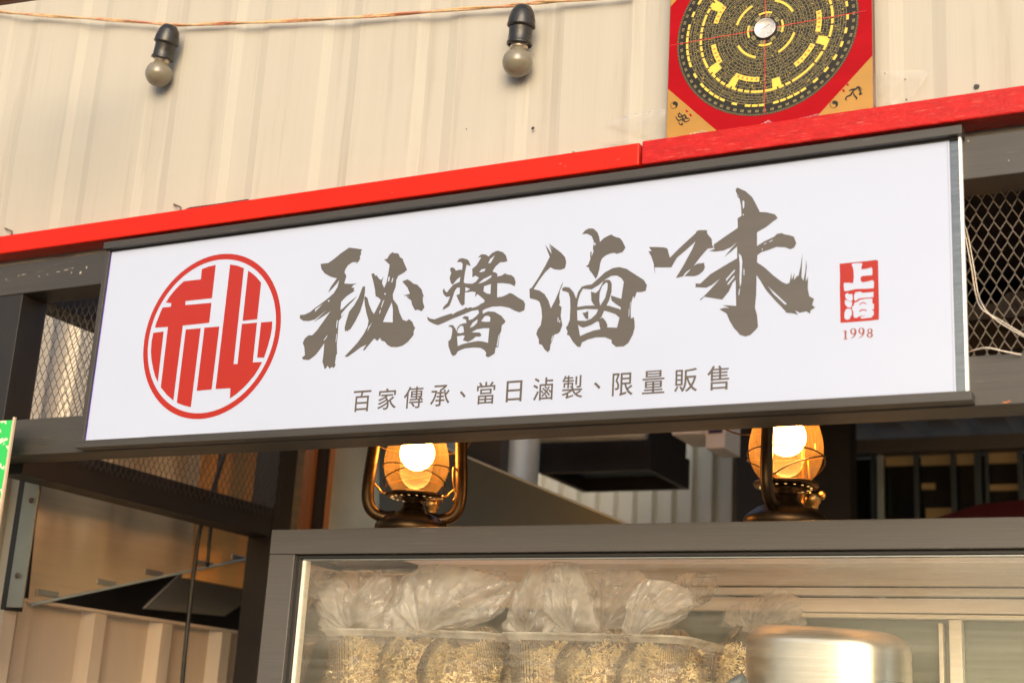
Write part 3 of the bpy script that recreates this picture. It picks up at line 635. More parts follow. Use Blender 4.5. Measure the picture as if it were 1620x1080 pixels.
# ------------------------------------------------------------------ compass board
cb = thing('compass_board', 'square red and gold printed compass board with black round dial, standing on the red rail', 'board', (-.67, 0, 1.0))
bx0, bx1, bz0 = -.840, -.4865, 1.0005
sq = bx1-bx0; bz1 = bz0+sq; YC = .006; YCF = YC-.0003
bd = box('board', (bx0, YC, bz0), (bx1, YC+.016, bz1), M['board_edge'], cb, .001)
def quadp(name, pts, m, lay):
    y = YCF-lay*.00012
    V = [(p[0], y, p[1]) for p in pts]
    a, b, c = [Vector(q) for q in V[:3]]
    f = list(range(len(V)))
    return mo(name, V, [f if (b-a).cross(c-a).y < 0 else f[::-1]], m, bd)
e = .001
quadp('red_field', [(bx0+e, bz0+e), (bx1-e, bz0+e), (bx1-e, bz1-e), (bx0+e, bz1-e)], M['print_red'], 0)
c_ = .096
for sx, sz in ((0, 0), (1, 0), (0, 1), (1, 1)):
    X = bx0+e if sx == 0 else bx1-e; Z = bz0+e if sz == 0 else bz1-e
    quadp('gold_corner', [(X, Z), (X+(c_ if sx == 0 else -c_), Z), (X, Z+(c_*1.02 if sz == 0 else -c_))], M['gold'], 1)
ccx, ccz = P(1211, 46, YC).x, P(1211, 46, YC).z
ccz = bz0+sq/2+.004
CR = .158
def discp(cx, cz, r, n=64): return [(cx+r*math.cos(2*math.pi*i/n), cz+r*math.sin(2*math.pi*i/n)) for i in range(n)]
dial = quadp('dial_disc', discp(ccx, ccz, CR, 96), M['print_black'], 2)
class Pr:
    def __init__(s): s.V = []; s.F = []
    def arc(s, r0, r1, a0, a1, lay, n=1):
        y = YCF-lay*.00012
        for i in range(n):
            t0 = a0+(a1-a0)*i/n; t1 = a0+(a1-a0)*(i+1)/n; b = len(s.V)
            for r, a in ((r0, t0), (r1, t0), (r1, t1), (r0, t1)):
                s.V.append((ccx+r*math.sin(a), y, ccz+r*math.cos(a)))
            s.F.append([b+3, b+2, b+1, b])
    def build(s, name, m, k='stuff'):
        return mo(name, s.V, s.F, m, dial, kind=k)
T = 2*math.pi
lines = Pr(); yel = Pr(); org = Pr(); marks = Pr(); rimm = Pr()
radii = [.024, .0305, .036, .0405, .045, .051, .056, .0615, .067, .0725, .078, .084, .0895, .095, .101, .107, .1125, .118, .124, .1285, .133, .1375]
for r in radii: lines.arc(r-.00022, r+.00022, 0, T, 4, 120)
rings = [(radii[i], radii[i+1]) for i in range(len(radii)-1)]
cnt = [8, 24, 24, 48, 60, 72, 60, 72, 72, 60, 96, 72, 120, 72, 72, 120, 96, 120, 120, 72, 120]
for (r0, r1), n in zip(rings, cnt):
    ph = random.random()*T
    for i in range(n):
        a = ph+i*T/n
        lines.arc(r0, r1, a-.00018/r1, a+.00018/r1, 4)
        if random.random() < .62:
            aw = .26*T/n; rr = (r1-r0)
            pr_ = marks if random.random() < .75 else yel
            am = a+.5*T/n
            # a small stroke cluster standing for the dense tiny characters
            for q in range(random.choice((1, 2, 2, 3))):
                da = random.uniform(-aw, aw)*.7; rc = r0+rr*random.uniform(.3, .7)
                if random.random() < .5: pr_.arc(rc-.0003, rc+.0003, am+da-aw*.55, am+da+aw*.55, 4)
                else: pr_.arc(r0+rr*.25, r0+rr*.75, am+da-.00025/r1, am+da+.00025/r1, 4)
# dashed and solid yellow rings
yel.arc(.1125, .1165, 0, T, 5, 140)
gap = Pr()
for i in range(60):
    if random.random() < .75: gap.arc(.1122, .1168, i*T/60, i*T/60+.025, 6)
for i in range(72):
    if i % 2 == 0 or random.random() < .3: yel.arc(.1375, .1415, i*T/72, (i+.8)*T/72, 5, 2)
for k, (r, lo, hi) in enumerate([(.046, 0, 1)]):
    for i in range(4):
        a = R(18+90*i); yel.arc(.0505, .0545, a, a+R(46), 5, 8)
for i in range(4): yel.arc(.0285, .0320, R(-22+90*i), R(22+90*i), 5, 8)
def yarc(deg0, deg1, r0, r1): yel.arc(r0, r1, R(deg0), R(deg1), 5, 8)
for a0, a1 in ((80, 104), (118, 146), (186, 214), (238, 262), (287, 308), (15, 35), (335, 355)):
    yarc(a0, a1, .0880, .0965)
    n = int((a1-a0)/5)
    for i in range(n):
        a = R(a0+3+i*5.2); org.arc(.0900, .0945, a-.018, a+.018, 6)
for a0, a1 in ((208, 215), (165, 173), (232, 241), (300, 309), (108, 116), (45, 52)): yarc(a0, a1, .0960, .1125)
# outer rim: tick marks and small numerals
for i in range(360): rimm.arc(CR-.0035, CR-.0006, i*T/360-.0018, i*T/360+.0018, 4)
for i in range(72):
    a = i*T/72
    for d in (-.014, .0, .014):
        rimm.arc(CR-.0105, CR-.0062, a+d-.0035, a+d+.0035, 4)
rim2 = Pr()
for i in range(72):
    a = i*T/72
    for d in (-.014, .0, .014): rim2.arc(CR-.0093, CR-.0075, a+d-.0012, a+d+.0012, 5)
lines.build('dial_lines', M['print_line']); yel.build('yellow_bands', M['print_yellow']); marks.build('tiny_characters', M['print_line'])
gap.build('band_gaps', M['print_black']); org.build('orange_marks', M['print_orange']); rimm.build('rim_scale', M['print_line']); rim2.build('rim_numerals', M['print_black'])
xh = Pr(); xh.arc(.018, CR, 0, .001, 7)
def bar2(cx, cz, hx, hz, lay):
    y = YCF-lay*.00012
    return [(cx-hx, y, cz-hz), (cx+hx, y, cz-hz), (cx+hx, y, cz+hz), (cx-hx, y, cz+hz)]
mo('red_cross_line', bar2(ccx, ccz, .0006, CR, 8)+bar2(ccx, ccz, CR+.012, .0006, 8), [[0, 1, 2, 3], [4, 5, 6, 7]], M['print_redline'], dial)
tg = Pr()
for i in range(8):
    a0 = i*T/8+.39/2
    for k in range(3):
        if (i >> k) & 1: tg.arc(.0215+.0022*k, .0228+.0022*k, a0-.17, a0+.17, 6, 2)
        else: tg.arc(.0215+.0022*k, .0228+.0022*k, a0-.17, a0-.03, 6); tg.arc(.0215+.0022*k, .0228+.0022*k, a0+.03, a0+.17, 6)
tg.build('trigrams', M['print_line'])
lathe('needle_case', [(.0001, .0), (.0150, .0), (.0165, .001), (.0180, .0035), (.0185, .0)], M['dial'], dial, seg=40, xf=Matrix.Translation((ccx, YCF-.001, ccz)) @ Matrix.Rotation(R(90), 4, 'X'))
lathe('needle_rim', [(.0182, .0), (.0190, .004), (.0200, .0)], M['black'], dial, seg=40, xf=Matrix.Translation((ccx, YCF-.001, ccz)) @ Matrix.Rotation(R(90), 4, 'X'))
tube('needle', [(ccx-.009, YCF-.0055, ccz-.004), (ccx+.009, YCF-.0055, ccz+.004)], .0004, M['black'], dial, 6)
# corner marks: yin yang discs, small beast scrolls, red characters
def brush(pts, w, lay=3):
    """flat ribbon through points in board coordinates"""
    y = YCF-lay*.00012; V = []; F = []
    pts = [Vector((a, b)) for a, b in pts]
    sp = [v.xy for v in smooth_pts([Vector((p.x, p.y, 0)) for p in pts], 4)]
    n = len(sp)
    for i, p in enumerate(sp):
        d = (sp[min(i+1, n-1)]-sp[max(i-1, 0)])
        d = d.normalized() if d.length else Vector((1, 0)); nn = Vector((-d.y, d.x)); ww = w*(.35+.65*math.sin(math.pi*(i+.5)/n))
        V.append((p.x+nn.x*ww, y, p.y+nn.y*ww)); V.append((p.x-nn.x*ww, y, p.y-nn.y*ww))
    for i in range(n-1): F.append([2*i, 2*i+1, 2*i+3, 2*i+2])
    return V, F
def join_brush(name, strokes, m, lay=3):
    V = []; F = []
    for k, (pts, w) in enumerate(strokes):
        v, f = brush(pts, w, lay+.05*k); b = len(V); V += v; F += [[b+i for i in q] for q in f]
    return mo(name, V, F, m, bd)
def bp(u, v):
    p = P(u, v, YC); return (p.x, p.z)
def yy(u, v):
    cx, cz = bp(u, v); r = .0068
    quadp('yin_yang', discp(cx, cz, r, 28), M['print_black'], 2)
    half = [(cx+r*.86*math.cos(a), cz+r*.86*math.sin(a)) for a in [math.pi/2+math.pi*i/12 for i in range(13)]]
    half += [(cx+r*.43*math.cos(a), cz-r*.43+r*.43*math.sin(a)) for a in [-math.pi/2+math.pi*i/8 for i in range(9)]]
    half += [(cx-r*.43*math.cos(a), cz+r*.43-r*.43*math.sin(a)) for a in [math.pi/2-math.pi*i/8 for i in range(9)]]
    y = YCF-.0004
    V = [(a, y, b) for a, b in half]
    tri = tessellate_polygon([[Vector((a, b, 0)) for a, b in half]])
    mo('yin_yang_light', V, [list(t) for t in tri], M['gold'], bd)
yy(1040+120/4.5, 750/4.5); yy(1040+1258/4.5, 745/4.5)
Z = lambda pts: [bp(1040+a/4.5, b/4.5) for a, b in pts]
join_brush('beast_scroll', [(Z([(1345, 705), (1352, 690), (1375, 680), (1390, 655), (1410, 640)]), .0016), (Z([(1365, 650), (1385, 640), (1410, 638), (1430, 622), (1448, 630)]), .0018),
                            (Z([(1395, 660), (1405, 685), (1420, 700), (1412, 712)]), .0014), (Z([(1430, 640), (1448, 655), (1440, 675), (1462, 668)]), .0015), (Z([(1420, 620), (1440, 635), (1460, 640)]), .001), (Z([(1345, 690), (1340, 710), (1352, 715)]), .001)], M['print_black'])
join_brush('dragon_scroll', [(Z([(160, 800), (150, 830), (175, 835), (195, 820), (215, 850)]), .0014), (Z([(130, 830), (150, 860), (180, 850), (200, 870), (235, 855)]), .0014),
                             (Z([(150, 870), (165, 890), (180, 880), (175, 900)]), .0012), (Z([(180, 860), (205, 845), (230, 850)]), .001), (Z([(140, 815), (165, 815), (185, 845), (175, 870)]), .001), (Z([(190, 815), (200, 835), (190, 860)]), .001)], M['print_black'])
for pts in ([(200, 780), (215, 800)], [(225, 815), (250, 825)], [(205, 800), (222, 790)], [(238, 812), (236, 835)], [(1315, 640), (1335, 655)], [(1345, 600), (1365, 612)], [(1322, 658), (1330, 636)], [(1350, 614), (1358, 596)]):
    join_brush('red_character', [(Z(pts), .0013)], M['print_redline'])
# wrinkled clear film folded over the lower edge
V = []; F = []
n = 70
for i in range(n+1):
    t = i/n; x = bx0+sq*t
    h = .006+.010*max(0, noise.noise(Vector((t*9, 0, 4))))+.004*math.sin(t*40)**2
    for j in range(5):
        q = j/4
        V.append((x, YCF-.0015-.0035*abs(noise.noise(Vector((t*30, q*3, 9)))), bz0-.003+q*h))
for i in range(n):
    for j in range(4): F.append([i*5+j, i*5+5+j, i*5+6+j, i*5+1+j])
mo('film_fold', V, F, M['film'], bd, True)
# adhesive tape around the board
def tape(label, quad, seed):
    n = 10; V = []; F = []
    q = [P(u, v, .034) for u, v in quad]
    for i in range(n+1):
        for j in range(n+1):
            s, t = i/n, j/n
            p = (q[0]*(1-s)+q[1]*s)*(1-t)+(q[3]*(1-s)+q[2]*s)*t
            p.y += .0035*noise.noise(Vector((s*4+seed, t*7, 0)))
            V.append(p)
    for i in range(n):
        for j in range(n): F.append([i*(n+1)+j, (i+1)*(n+1)+j, (i+1)*(n+1)+j+1, i*(n+1)+j+1])
    tag(mo('clear_tape', V, F, M['tape'], smooth=True), label, 'tape', 'clear tape around the compass board')
tape('crumpled clear tape on the cream wall at the lower left of the compass board', [(955, 196), (1005, 180), (1052, 172), (1051, 226)], 1)
tape('flat strip of clear tape along the top of the rail, left of the board', [(950, 222), (1000, 232), (1050, 228), (1050, 218)], 4)
tape('square piece of clear tape on the wall right of the compass board', [(1388, 112), (1474, 110), (1440, 160), (1388, 172)], 8)

# ------------------------------------------------------------------ awning corner, green board
aw = thing('awning', 'pinkish cream awning sheet with dark brown edge at the top left corner', 'awning', P(0, 0, -.4))
pts = [P(-90, -40, -.4), P(-90, 17, -.4), P(-40, 12, -.4), P(78, -3, -.4), P(110, -40, -.4)]
prism('awning_sheet', [p for p in pts], (0, -.12, .02), mat('awning_cloth', (.62, .45, .34), .7, noise_amt=.08), aw)
prism('awning_hem', [P(-90, 17.5, -.402), P(-90, 21, -.402), P(-40, 15, -.402), P(72, -1, -.402), P(80, -4, -.402), P(-40, 11, -.402)], (0, -.01, 0), M['board_edge'], aw)
gm = bpy.data.materials.new('green_sheet_with_white_script'); gm.use_nodes = True
t = gm.node_tree; b = t.nodes['Principled BSDF']; b.inputs['Roughness'].default_value = .2; b.inputs['Coat Weight'].default_value = .5
tc = t.nodes.new('ShaderNodeTexCoord'); nz = t.nodes.new('ShaderNodeTexNoise'); nz.inputs['Scale'].default_value = 30; nz.inputs['Detail'].default_value = 7; nz.inputs['Distortion'].default_value = 1.5
t.links.new(tc.outputs['Object'], nz.inputs[0])
rp = t.nodes.new('ShaderNodeValToRGB'); rp.color_ramp.elements[0].position = .57; rp.color_ramp.elements[0].color = (.03, .50, .09, 1); rp.color_ramp.elements[1].position = .60; rp.color_ramp.elements[1].color = (.72, .80, .55, 1)
t.links.new(nz.outputs['Fac'], rp.inputs[0]); t.links.new(rp.outputs[0], b.inputs['Base Color'])
gx = P(24, 662, -.05)
gb = thing('green_notice', 'bright green notice with white lettering in a clear holder at the left edge', 'notice', (gx.x-.12, -.05, gx.z-.4))
box('notice_sheet', (gx.x-.26, -.052, gx.z-.45), (gx.x-.0045, -.049, gx.z-.003), gm, gb, 0)
box('holder_edge', (gx.x-.004, -.0528, gx.z-.455), (gx.x+.001, -.047, gx.z+.003), mat('holder_edge_plastic', (.62, .48, .34), .25), gb, .0005)

# ------------------------------------------------------------------ left side beyond the frame
XW = -2.55
nb = thing('neighbour_wall', 'beige ribbed cladding wall beside the stall, below the steel hood', 'wall', (XW, 1.0, -1.6))
pa = PX(60, 955, XW); pb = PX(400, 1000, XW)
zt_ = (pa.z+pb.z)/2
V, F = ribbed(.0, 3.4, .25, .034, XW, -1.6, zt_, .10, wr=.16, ws=.06, axis='y')
V = [(2*XW-v[0], v[1], v[2]) for v in V]; F = [f[::-1] for f in F]
mo('cladding_sheet', V, F, M['cream2'], nb)
box('cladding_cap', (XW-.01, .0, zt_-.004), (XW+.004, 3.2, zt_+.004), M['cream2'], nb, .001)
nb2 = thing('boundary_panel', 'pale cream panel wall seen through the left mesh', 'wall', (-3.0, .6, -1.6))
V, F = ribbed(-.6, 4.4, .9, -.03, -3.5, -1.6, 1.7, .45, wr=.86, ws=.03, axis='y')
mo('panel_sheet', V, F, mat('pale_cream_panel', (.80, .70, .56), .5, noise_amt=.05), nb2)
hd = thing('stainless_hood', 'large brushed stainless steel hood side with riveted slanting lower edge', 'hood', (XW, 1.0, zt_))
a0 = PX(42, 956, XW); a1 = PX(420, 876, XW); a2 = PX(470, 700, XW); 
pl = [Vector((XW, a0.y, a0.z)), Vector((XW, a1.y, a1.z)), Vector((XW, a1.y+.1, a1.z+.01)), Vector((XW, a1.y+.1, .88)), Vector((XW, .36, .88)), Vector((XW, a0.y, .70))]
# curved sheet
ns = 90; V = []; F = []; HT = PX(150, 690, XW).z
yA, yB = a0.y, PX(300, 840, XW).y+.02
def lowz(y): return a0.z+(a1.z-a0.z)*(y-a0.y)/(a1.y-a0.y)
for i in range(ns+1):
    y = yA+(yB-yA)*i/ns
    for j in range(13):
        z = lowz(y)+(HT+.20*max(0, y-.62)-lowz(y))*j/12
        am = min(1, j/5); V.append((XW+.004+am*(.007*math.sin(y*23+z*1.2)+.036*noise.noise(Vector((y*4.2, z*.9, 0)))+.010*noise.noise(Vector((y*11, z*1.2, 4)))), y, z))
for i in range(ns):
    for j in range(12): F.append([i*13+j, i*13+13+j, i*13+14+j, i*13+j+1])
mo('hood_panel', V, F, M['stainless'], hd, True)
V, F = tube_geo([(XW+.012, a0.y, a0.z), (XW+.012, a1.y+.1, lowz(a1.y+.1))], .0035, 6)
mo('lower_lip', V, F, M['stainless_dull'], hd)
for u, v in ((82, 945), (175, 928), (250, 912), (330, 897), (385, 888)):
    p = PX(u, v, XW+.022); box('rivet_plate', (XW+.006, p.y-.035, p.z+.003), (XW+.0085, p.y+.035, p.z+.017), M['alu'], hd, .001)
pw = thing('plywood_board', 'orange plywood board behind the hood, lit by warm light', 'board', (XW-.03, 2.0, zt_))
box('board', (XW-.03, yB+.005, lowz(yB)-.02), (XW-.01, 3.4, 1.0), M['plywood'], pw, .001)
hb = thing('extractor_body', 'dark extractor body with grey underside behind the neighbouring wall', 'extractor', (-2.8, 1.5, .1))
box('dark_back', (-2.925, .2, -.6), (-2.90, 3.6, HT-.02), M['black'], hb, 0)
box('top_cover', (-2.90, .5, HT-.04), (-2.57, 3.6, HT-.02), M['black'], hb, 0)
p4 = [PX(228, 962, -2.89), PX(288, 905, -2.89), PX(420, 850, -2.89), PX(430, 925, -2.89), PX(355, 974, -2.89)]
prism('grey_plate', p4, (-.008, 0, 0), mat('grey_plate_metal', (.42, .39, .35), .5), hb)
# angle iron and corner trim at the far left
YA = .22
at = thing('angle_iron', 'narrow galvanised angle iron with two rusty bolts at the left edge', 'bracket', P(40, 960, YA))
x0 = P(26, 850, YA).x; x1 = P(50, 850, YA).x; zb_ = P(22, 960, YA).z
box('iron_strip', (x0, YA, zb_), (x1, YA+.005, .62), mat('galvanised', (.36, .36, .31), .45, metal=.5, noise_amt=.1), at, .001)
box('iron_return', (x0-.018, YA+.001, zb_-.005), (x0-.0005, YA+.05, .62), M['black'], at, .001)
for u, v in ((49, 791), (27, 910)):
    p = P(u, v, YA-.004); lathe('bolt', [(.0001, .004), (.004, .0035), (.0065, .0)], M['rust'], at, 12, xf=Matrix.Translation(p) @ Matrix.Rotation(R(90), 4, 'X'))
ct = thing('corner_trim', 'cream folded steel corner trim below the green notice', 'trim', P(10, 960, YA+.05))
for k, (ua, ub, dy) in enumerate(((-60, -8, .03), (-8, 4, .0), (4, 22, .012))):
    box('trim_fold', (P(ua, 850, YA).x, YA-.01+dy, -1.6), (P(ub, 850, YA).x-.0004, YA+.03+dy, .60), M['cream2'], ct, .002)
# two black cables
XC = -2.45
tag(tube('power_cable', smooth_pts([PX(365, 690, XC), PX(338, 770, XC), PX(318, 830, XC), PX(307, 900, XC), PX(298, 980, XC), PX(290, 1060, XC), PX(286, 1120, XC)], 5), .0058, M['cable'], seg=8), 'thick black cable, the longer left one hanging in front of the ribbed cladding', 'cable', 'hanging cables')
tag(tube('power_cable', smooth_pts([PX(352, 690, XC-.04), PX(334, 830, XC-.04), PX(328, 896, XC-.04)], 5), .0048, M['cable'], seg=8), 'shorter black cable, the right one ending at the hood edge', 'cable', 'hanging cables')

# ------------------------------------------------------------------ inside of the stall
room = thing('stall_shell', 'dark back walls and ceiling of the food stall', 'building', (0, 2, -1.6))
Yb = 3.3
V, F = ribbed(-4.2, P(1166, 760, Yb).x, .085, .035, Yb, -1.6, 1.42, 0, wr=.40, ws=.10)
mo('ribbed_back_wall', V, F, M['grey_rib'], room)
dx0, dx1 = P(1166, 760, Yb-.1).x, P(1345, 760, Yb-.1).x
box('dark_wall', (dx0, Yb-.1, -1.6), (dx1, Yb, 1.42), M['dark_wall'], room, 0)
# ribbed ceiling running front to back
V = []; F = []; xs = []
x = -1.9; 
while x < 3.2:
    for f, d in ((0, 0), (.10, 0), (.13, .03), (.17, .03)): xs.append((x+f, d))
    x += .20
for y in (2.0, Yb+1.2):
    for x, d in xs: V.append((x, y, 1.295+d))
n = len(xs); F = [[i, i+1, n+i+1, n+i] for i in range(n-1)]
mo('ribbed_ceiling', V, F, M['ceiling'], room)
box('roof_top', (-1.9, 2.0, 1.37), (3.2, Yb+1.3, 1.40), M['black'], room, 0)
box('roof_top', (-.95, .085, 1.37), (3.2, 1.999, 1.40), M['black'], room, 0)  # roof shaped with an unseen opening at front left to let sky light in
box('left_gable', (-2.385, .09, .937), (-2.355, 1.6, 1.5), M['black'], room, 0)
# shop window far behind
Yw = Yb+.25
zc = P(1450, 703, Yw).z
ww = thing('rear_window_wall', 'dark glazed rear partition with pale mullions and tan boards behind the right lantern', 'window', (0, Yw, -1.6))
box('header_beam', (dx1-.1, Yw, zc-.028), (2.2, Yw+.08, zc+.030), mat('pale_beam', (.17, .155, .13), .5), ww, .003)
box('pane', (dx1-.5, Yw+.10, -1.6), (2.2, Yw+.12, zc-.03), mat('dark_glass', (.02, .022, .02), .08), ww, 0)
for u, hw in ((1379, .007), (1391, .012), (1448, .008), (1507, .009), (1546, .012), (1560, .006), (1614, .010)):
    X = P(u, 760, Yw+.02).x; box('mullion', (X-hw, Yw+.03, -1.6), (X+hw, Yw+.06, zc-.0285), M['grey_sheet'] if u not in (1391, 1382) else M['stainless_dull'], ww, .002)
for i, (u0, u1, v0, v1) in enumerate(((1398, 1444, 716, 734), (1454, 1505, 715, 733), (1511, 1540, 714, 732), (1555, 1612, 710, 730), (1455, 1476, 761, 771), (1462, 1510, 800, 830), (1562, 1616, 762, 773))):
    a = P(u0, v1, Yw+.05); b = P(u1, v0, Yw+.05)
    box('tan_board', (a.x, Yw+.085, a.z), (b.x, Yw+.098, b.z), M['panel_tan'], ww, .001)
# red parasol top seen low at the right
pc = P(1668, 786, Yw-.4)
um = thing('parasol', 'dark red parasol canopy low at the right behind the case', 'parasol', (pc.x, pc.y, -1.6))
lathe('canopy', [(.001, .0), (.30, -.055), (.75, -.22), (.78, -.25)], M['umbrella'], um, 8, c=pc, smooth=False)
tube('pole', [(pc.x, pc.y, -1.6), (pc.x, pc.y, pc.z-.01)], .018, M['alu'], um)
# posts and panels between the frame and the lanterns
Yp = 1.15
def slab(name, label, cat, u0, u1, Y, m, top=1.3, bot=-1.6, th=.05, vm=770, part='panel'):
    a = P(u0, vm, Y).x; b = P(u1, vm, Y).x
    t = thing(name, label, cat, ((a+b)/2, Y, bot)); box(part, (a, Y, bot), (b, Y+th, top), m, t, .002); return t
slab('wooden_post', 'narrow orange wooden post just right of the dark corner post', 'post', 477, 491, Yp, M['wood_post'], part='post_timber')
slab('dark_door_panel', 'dark brown upright panel between the wooden post and the steel panel', 'panel', 492, 516, Yp+.02, M['dark_wall'])
slab('wooden_edge', 'thin orange wooden edging strip left of the steel panel', 'trim', 516.4, 519, Yp, M['wood_post'], part='strip')
slab('steel_cabinet', 'dull grey green steel cabinet side behind the left lantern', 'cabinet', 519.5, 640, Yp+.02, M['stainless_dull'], th=.3, part='cabinet_side')
dg = thing('sloping_hood', 'dark grey sheet metal hood with a sloping top edge right of the left lantern', 'hood', P(800, 830, Yp))
prism('hood_sheet', [P(600, 664, Yp-.03), P(975, 820, Yp-.03), P(1010, 836, Yp-.03), P(1010, 900, Yp-.03), P(600, 900, Yp-.03)], (0, .02, 0), M['grey_sheet'], dg)
V, F = tube_geo([P(600, 664, Yp-.032), P(1010, 836, Yp-.032)], .0035, 6); mo('hood_lip', V, F, M['stainless_dull'], dg)
slab('grey_back_panel', 'dark olive panel behind the sloping hood', 'panel', 640, 790, Yp+.5, mat('olive_panel', (.10, .095, .075), .6), part='panel')
Yd = 1.9
pd0 = P(775, 740, Yd).x; pd1 = P(848, 740, Yd).x
du = thing('round_duct', 'pale vertical round duct in front of the ribbed back wall', 'duct', ((pd0+pd1)/2, Yd, 0))
lathe('duct_pipe', [((pd1-pd0)/2, -.2), ((pd1-pd0)/2, .55), ((pd1-pd0)/2+.006, .56), ((pd1-pd0)/2, .57), ((pd1-pd0)/2, 1.32)], M['pale_duct'], du, 32, c=((pd0+pd1)/2, Yd, 0))
# black exhaust box
Ye = 2.0
q0 = P(852, 742, Ye); q1 = P(1028, 742, Ye); zq = q1.z
q2 = PZ(1094, 774, zq)
eb = thing('exhaust_box', 'black extractor box hanging from the ceiling beside the round duct', 'extractor', (q1.x-.3, Ye, zq))
dz = .10
box('front_panel', (q0.x, Ye, zq), (q1.x, Ye+.02, zq+dz), M['black'], eb, .001)
box('rear_panel', (q0.x, q2.y-.02, zq), (q1.x, q2.y, zq+dz), M['black'], eb, .001)
box('end_panel', (q1.x-.02, Ye+.0205, zq), (q1.x-.0003, q2.y-.0205, zq+dz), M['black'], eb, .001)
box('end_panel', (q0.x+.0003, Ye+.0205, zq), (q0.x+.02, q2.y-.0205, zq+dz), M['black'], eb, .001)
box('upper_housing', (q0.x+.01, Ye+.01, zq+dz+.0005), (q1.x-.01, q2.y-.01, 1.31), M['black'], eb, .002)
box('filter_plate', (q0.x+.03, Ye+.05, zq+.04), (q1.x-.03, q2.y-.05, zq+.05), M['grey_sheet'], eb, .001)
tube('pipe', [P(850, 690, Ye-.05), P(1022, 684, Ye-.05)], .022, M['pale_duct'], eb, 14)
Yx = 1.75
w0 = P(1062, 688, Yx); w1 = P(1112, 686, Yx)
wb = thing('white_box', 'small white cased unit with a navy label hanging near the right lantern', 'unit', (w1.x, Yx, w0.z))
w2 = PZ(1140, 706, w0.z)
box('casing', (w0.x, Yx, w0.z), (w1.x, w2.y, w0.z+.20), M['white_plastic'], wb, .004)
box('side_flange', (w1.x+.0005, Yx+.02, w0.z-.040), (w1.x+.06, w2.y-.02, w0.z+.20), M['white_plastic'], wb, .003)
box('navy_label', (w1.x+.010, Yx+.018, w0.z+.004), (w1.x+.052, Yx+.0195, w0.z+.12), M['navy'], wb, 0)

# ------------------------------------------------------------------ display case
YCs = .30
cs = thing('display_case', 'grey framed glass display case holding tubs of bagged fried noodles', 'display case', (-.8, .55, -1.6))
cx0, cx1 = -1.805, .45; zt1, zb1 = .397, .3465; Yk = .86
box('top_rail', (cx0, YCs, zb1), (cx1, YCs+.05, zt1), M['case_paint'], cs, .0015)
box('stile', (cx0+.0003, YCs+.0008, -.75), (-1.742, YCs+.05, zb1-.0005), M['case_paint'], cs, .0015)
box('stile', (cx1-.06, YCs+.0008, -.75), (cx1-.0003, YCs+.05, zb1-.0005), M['case_paint'], cs, .0015)
box('side_rail', (cx0, YCs+.0505, zb1), (cx0+.05, Yk, zt1-.001), M['case_paint'], cs)
box('rear_rail', (cx0+.0505, Yk-.05, zb1), (cx1, Yk, zt1-.001), M['case_lining'], cs)
box('ceiling_strip', (cx0+.0505, YCs+.0505, zb1+.012), (cx1-.001, YCs+.12, zb1+.016), M['case_lining'], cs, 0)
mo('top_diffuser', [(cx0+.0505, YCs+.0505, zt1-.004), (cx1-.001, YCs+.0505, zt1-.004), (cx1-.001, Yk-.0505, zt1-.004), (cx0+.0505, Yk-.0505, zt1-.004)], [[0, 1, 2, 3]], M['top_diffuser'], cs)  # translucent case top, made up to pass lantern and sky light down
box('gasket', (-1.741, YCs+.012, zb1-.0075), (cx1-.061, YCs+.030, zb1-.001), M['rubber_and_gap'], cs, .001)
box('gasket', (-1.7415, YCs+.012, -.75), (-1.733, YCs+.030, zb1-.0082), M['rubber_and_gap'], cs, .001)
box('glazing_bead', (-1.7325, YCs+.018, zb1-.0105), (cx1-.062, YCs+.032, zb1-.008), M['alu'], cs, .0005)
box('glazing_bead', (-1.7325, YCs+.018, -.75), (-1.7245, YCs+.036, zb1-.011), M['case_lining'], cs, .0005)
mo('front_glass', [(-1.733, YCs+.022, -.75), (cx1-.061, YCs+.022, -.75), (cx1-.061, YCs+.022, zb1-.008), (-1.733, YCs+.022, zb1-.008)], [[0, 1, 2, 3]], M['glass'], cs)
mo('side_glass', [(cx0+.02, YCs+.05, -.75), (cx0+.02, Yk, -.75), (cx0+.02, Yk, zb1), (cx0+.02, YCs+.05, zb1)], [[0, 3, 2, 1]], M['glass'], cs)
box('shelf', (cx0, YCs+.05, -.06), (cx1, Yk, -.045), M['case_lining'], cs, .001)
box('lower_body', (cx0, YCs, -1.6), (cx1, Yk, -.76), M['case_paint'], cs, .002)
Yr = Yk-.055
def zr(v): return P(1400, v, Yr).z
box('rear_header', (cx0+.05, Yr, zr(922)), (cx1, Yr+.02, zb1-.001), M['case_lining'], cs, .001)
box('rear_gap', (cx0+.05, Yr+.006, zr(930)), (cx1, Yr+.012, zr(922)-.0005), M['rubber_and_gap'], cs, 0)
box('rear_track', (cx0+.05, Yr-.012, zr(943)), (cx1, Yr+.012, zr(930)-.0005), M['case_lining'], cs, .002)
box('rear_white_panel', (cx0+.05, Yr-.006, zr(969)), (cx1, Yr+.010, zr(946)), M['white_plastic'], cs, .002)
box('rear_sill', (P(1270, 975, Yr).x, Yr-.02, zr(979)), (cx1, Yr+.008, zr(972)), M['case_lining'], cs, .002)
ra = P(1505, 1030, Yr).x; rb = P(1525, 1030, Yr).x
box('rear_mullion', (ra, Yr-.02, -.05), (rb, Yr+.01, zr(979)-.001), M['case_lining'], cs, .002)
box('rear_mullion', (P(1487, 1030, Yr).x, Yr-.01, -.05), (P(1494, 1030, Yr).x, Yr+.01, zr(984)-.001), M['case_lining'], cs, .001)
mo('rear_glass', [(cx0+.05, Yr+.012, -.05), (cx1, Yr+.012, -.05), (cx1, Yr+.012, zr(969)), (cx0+.05, Yr+.012, zr(969))], [[0, 1, 2, 3]], M['case_dark'], cs)

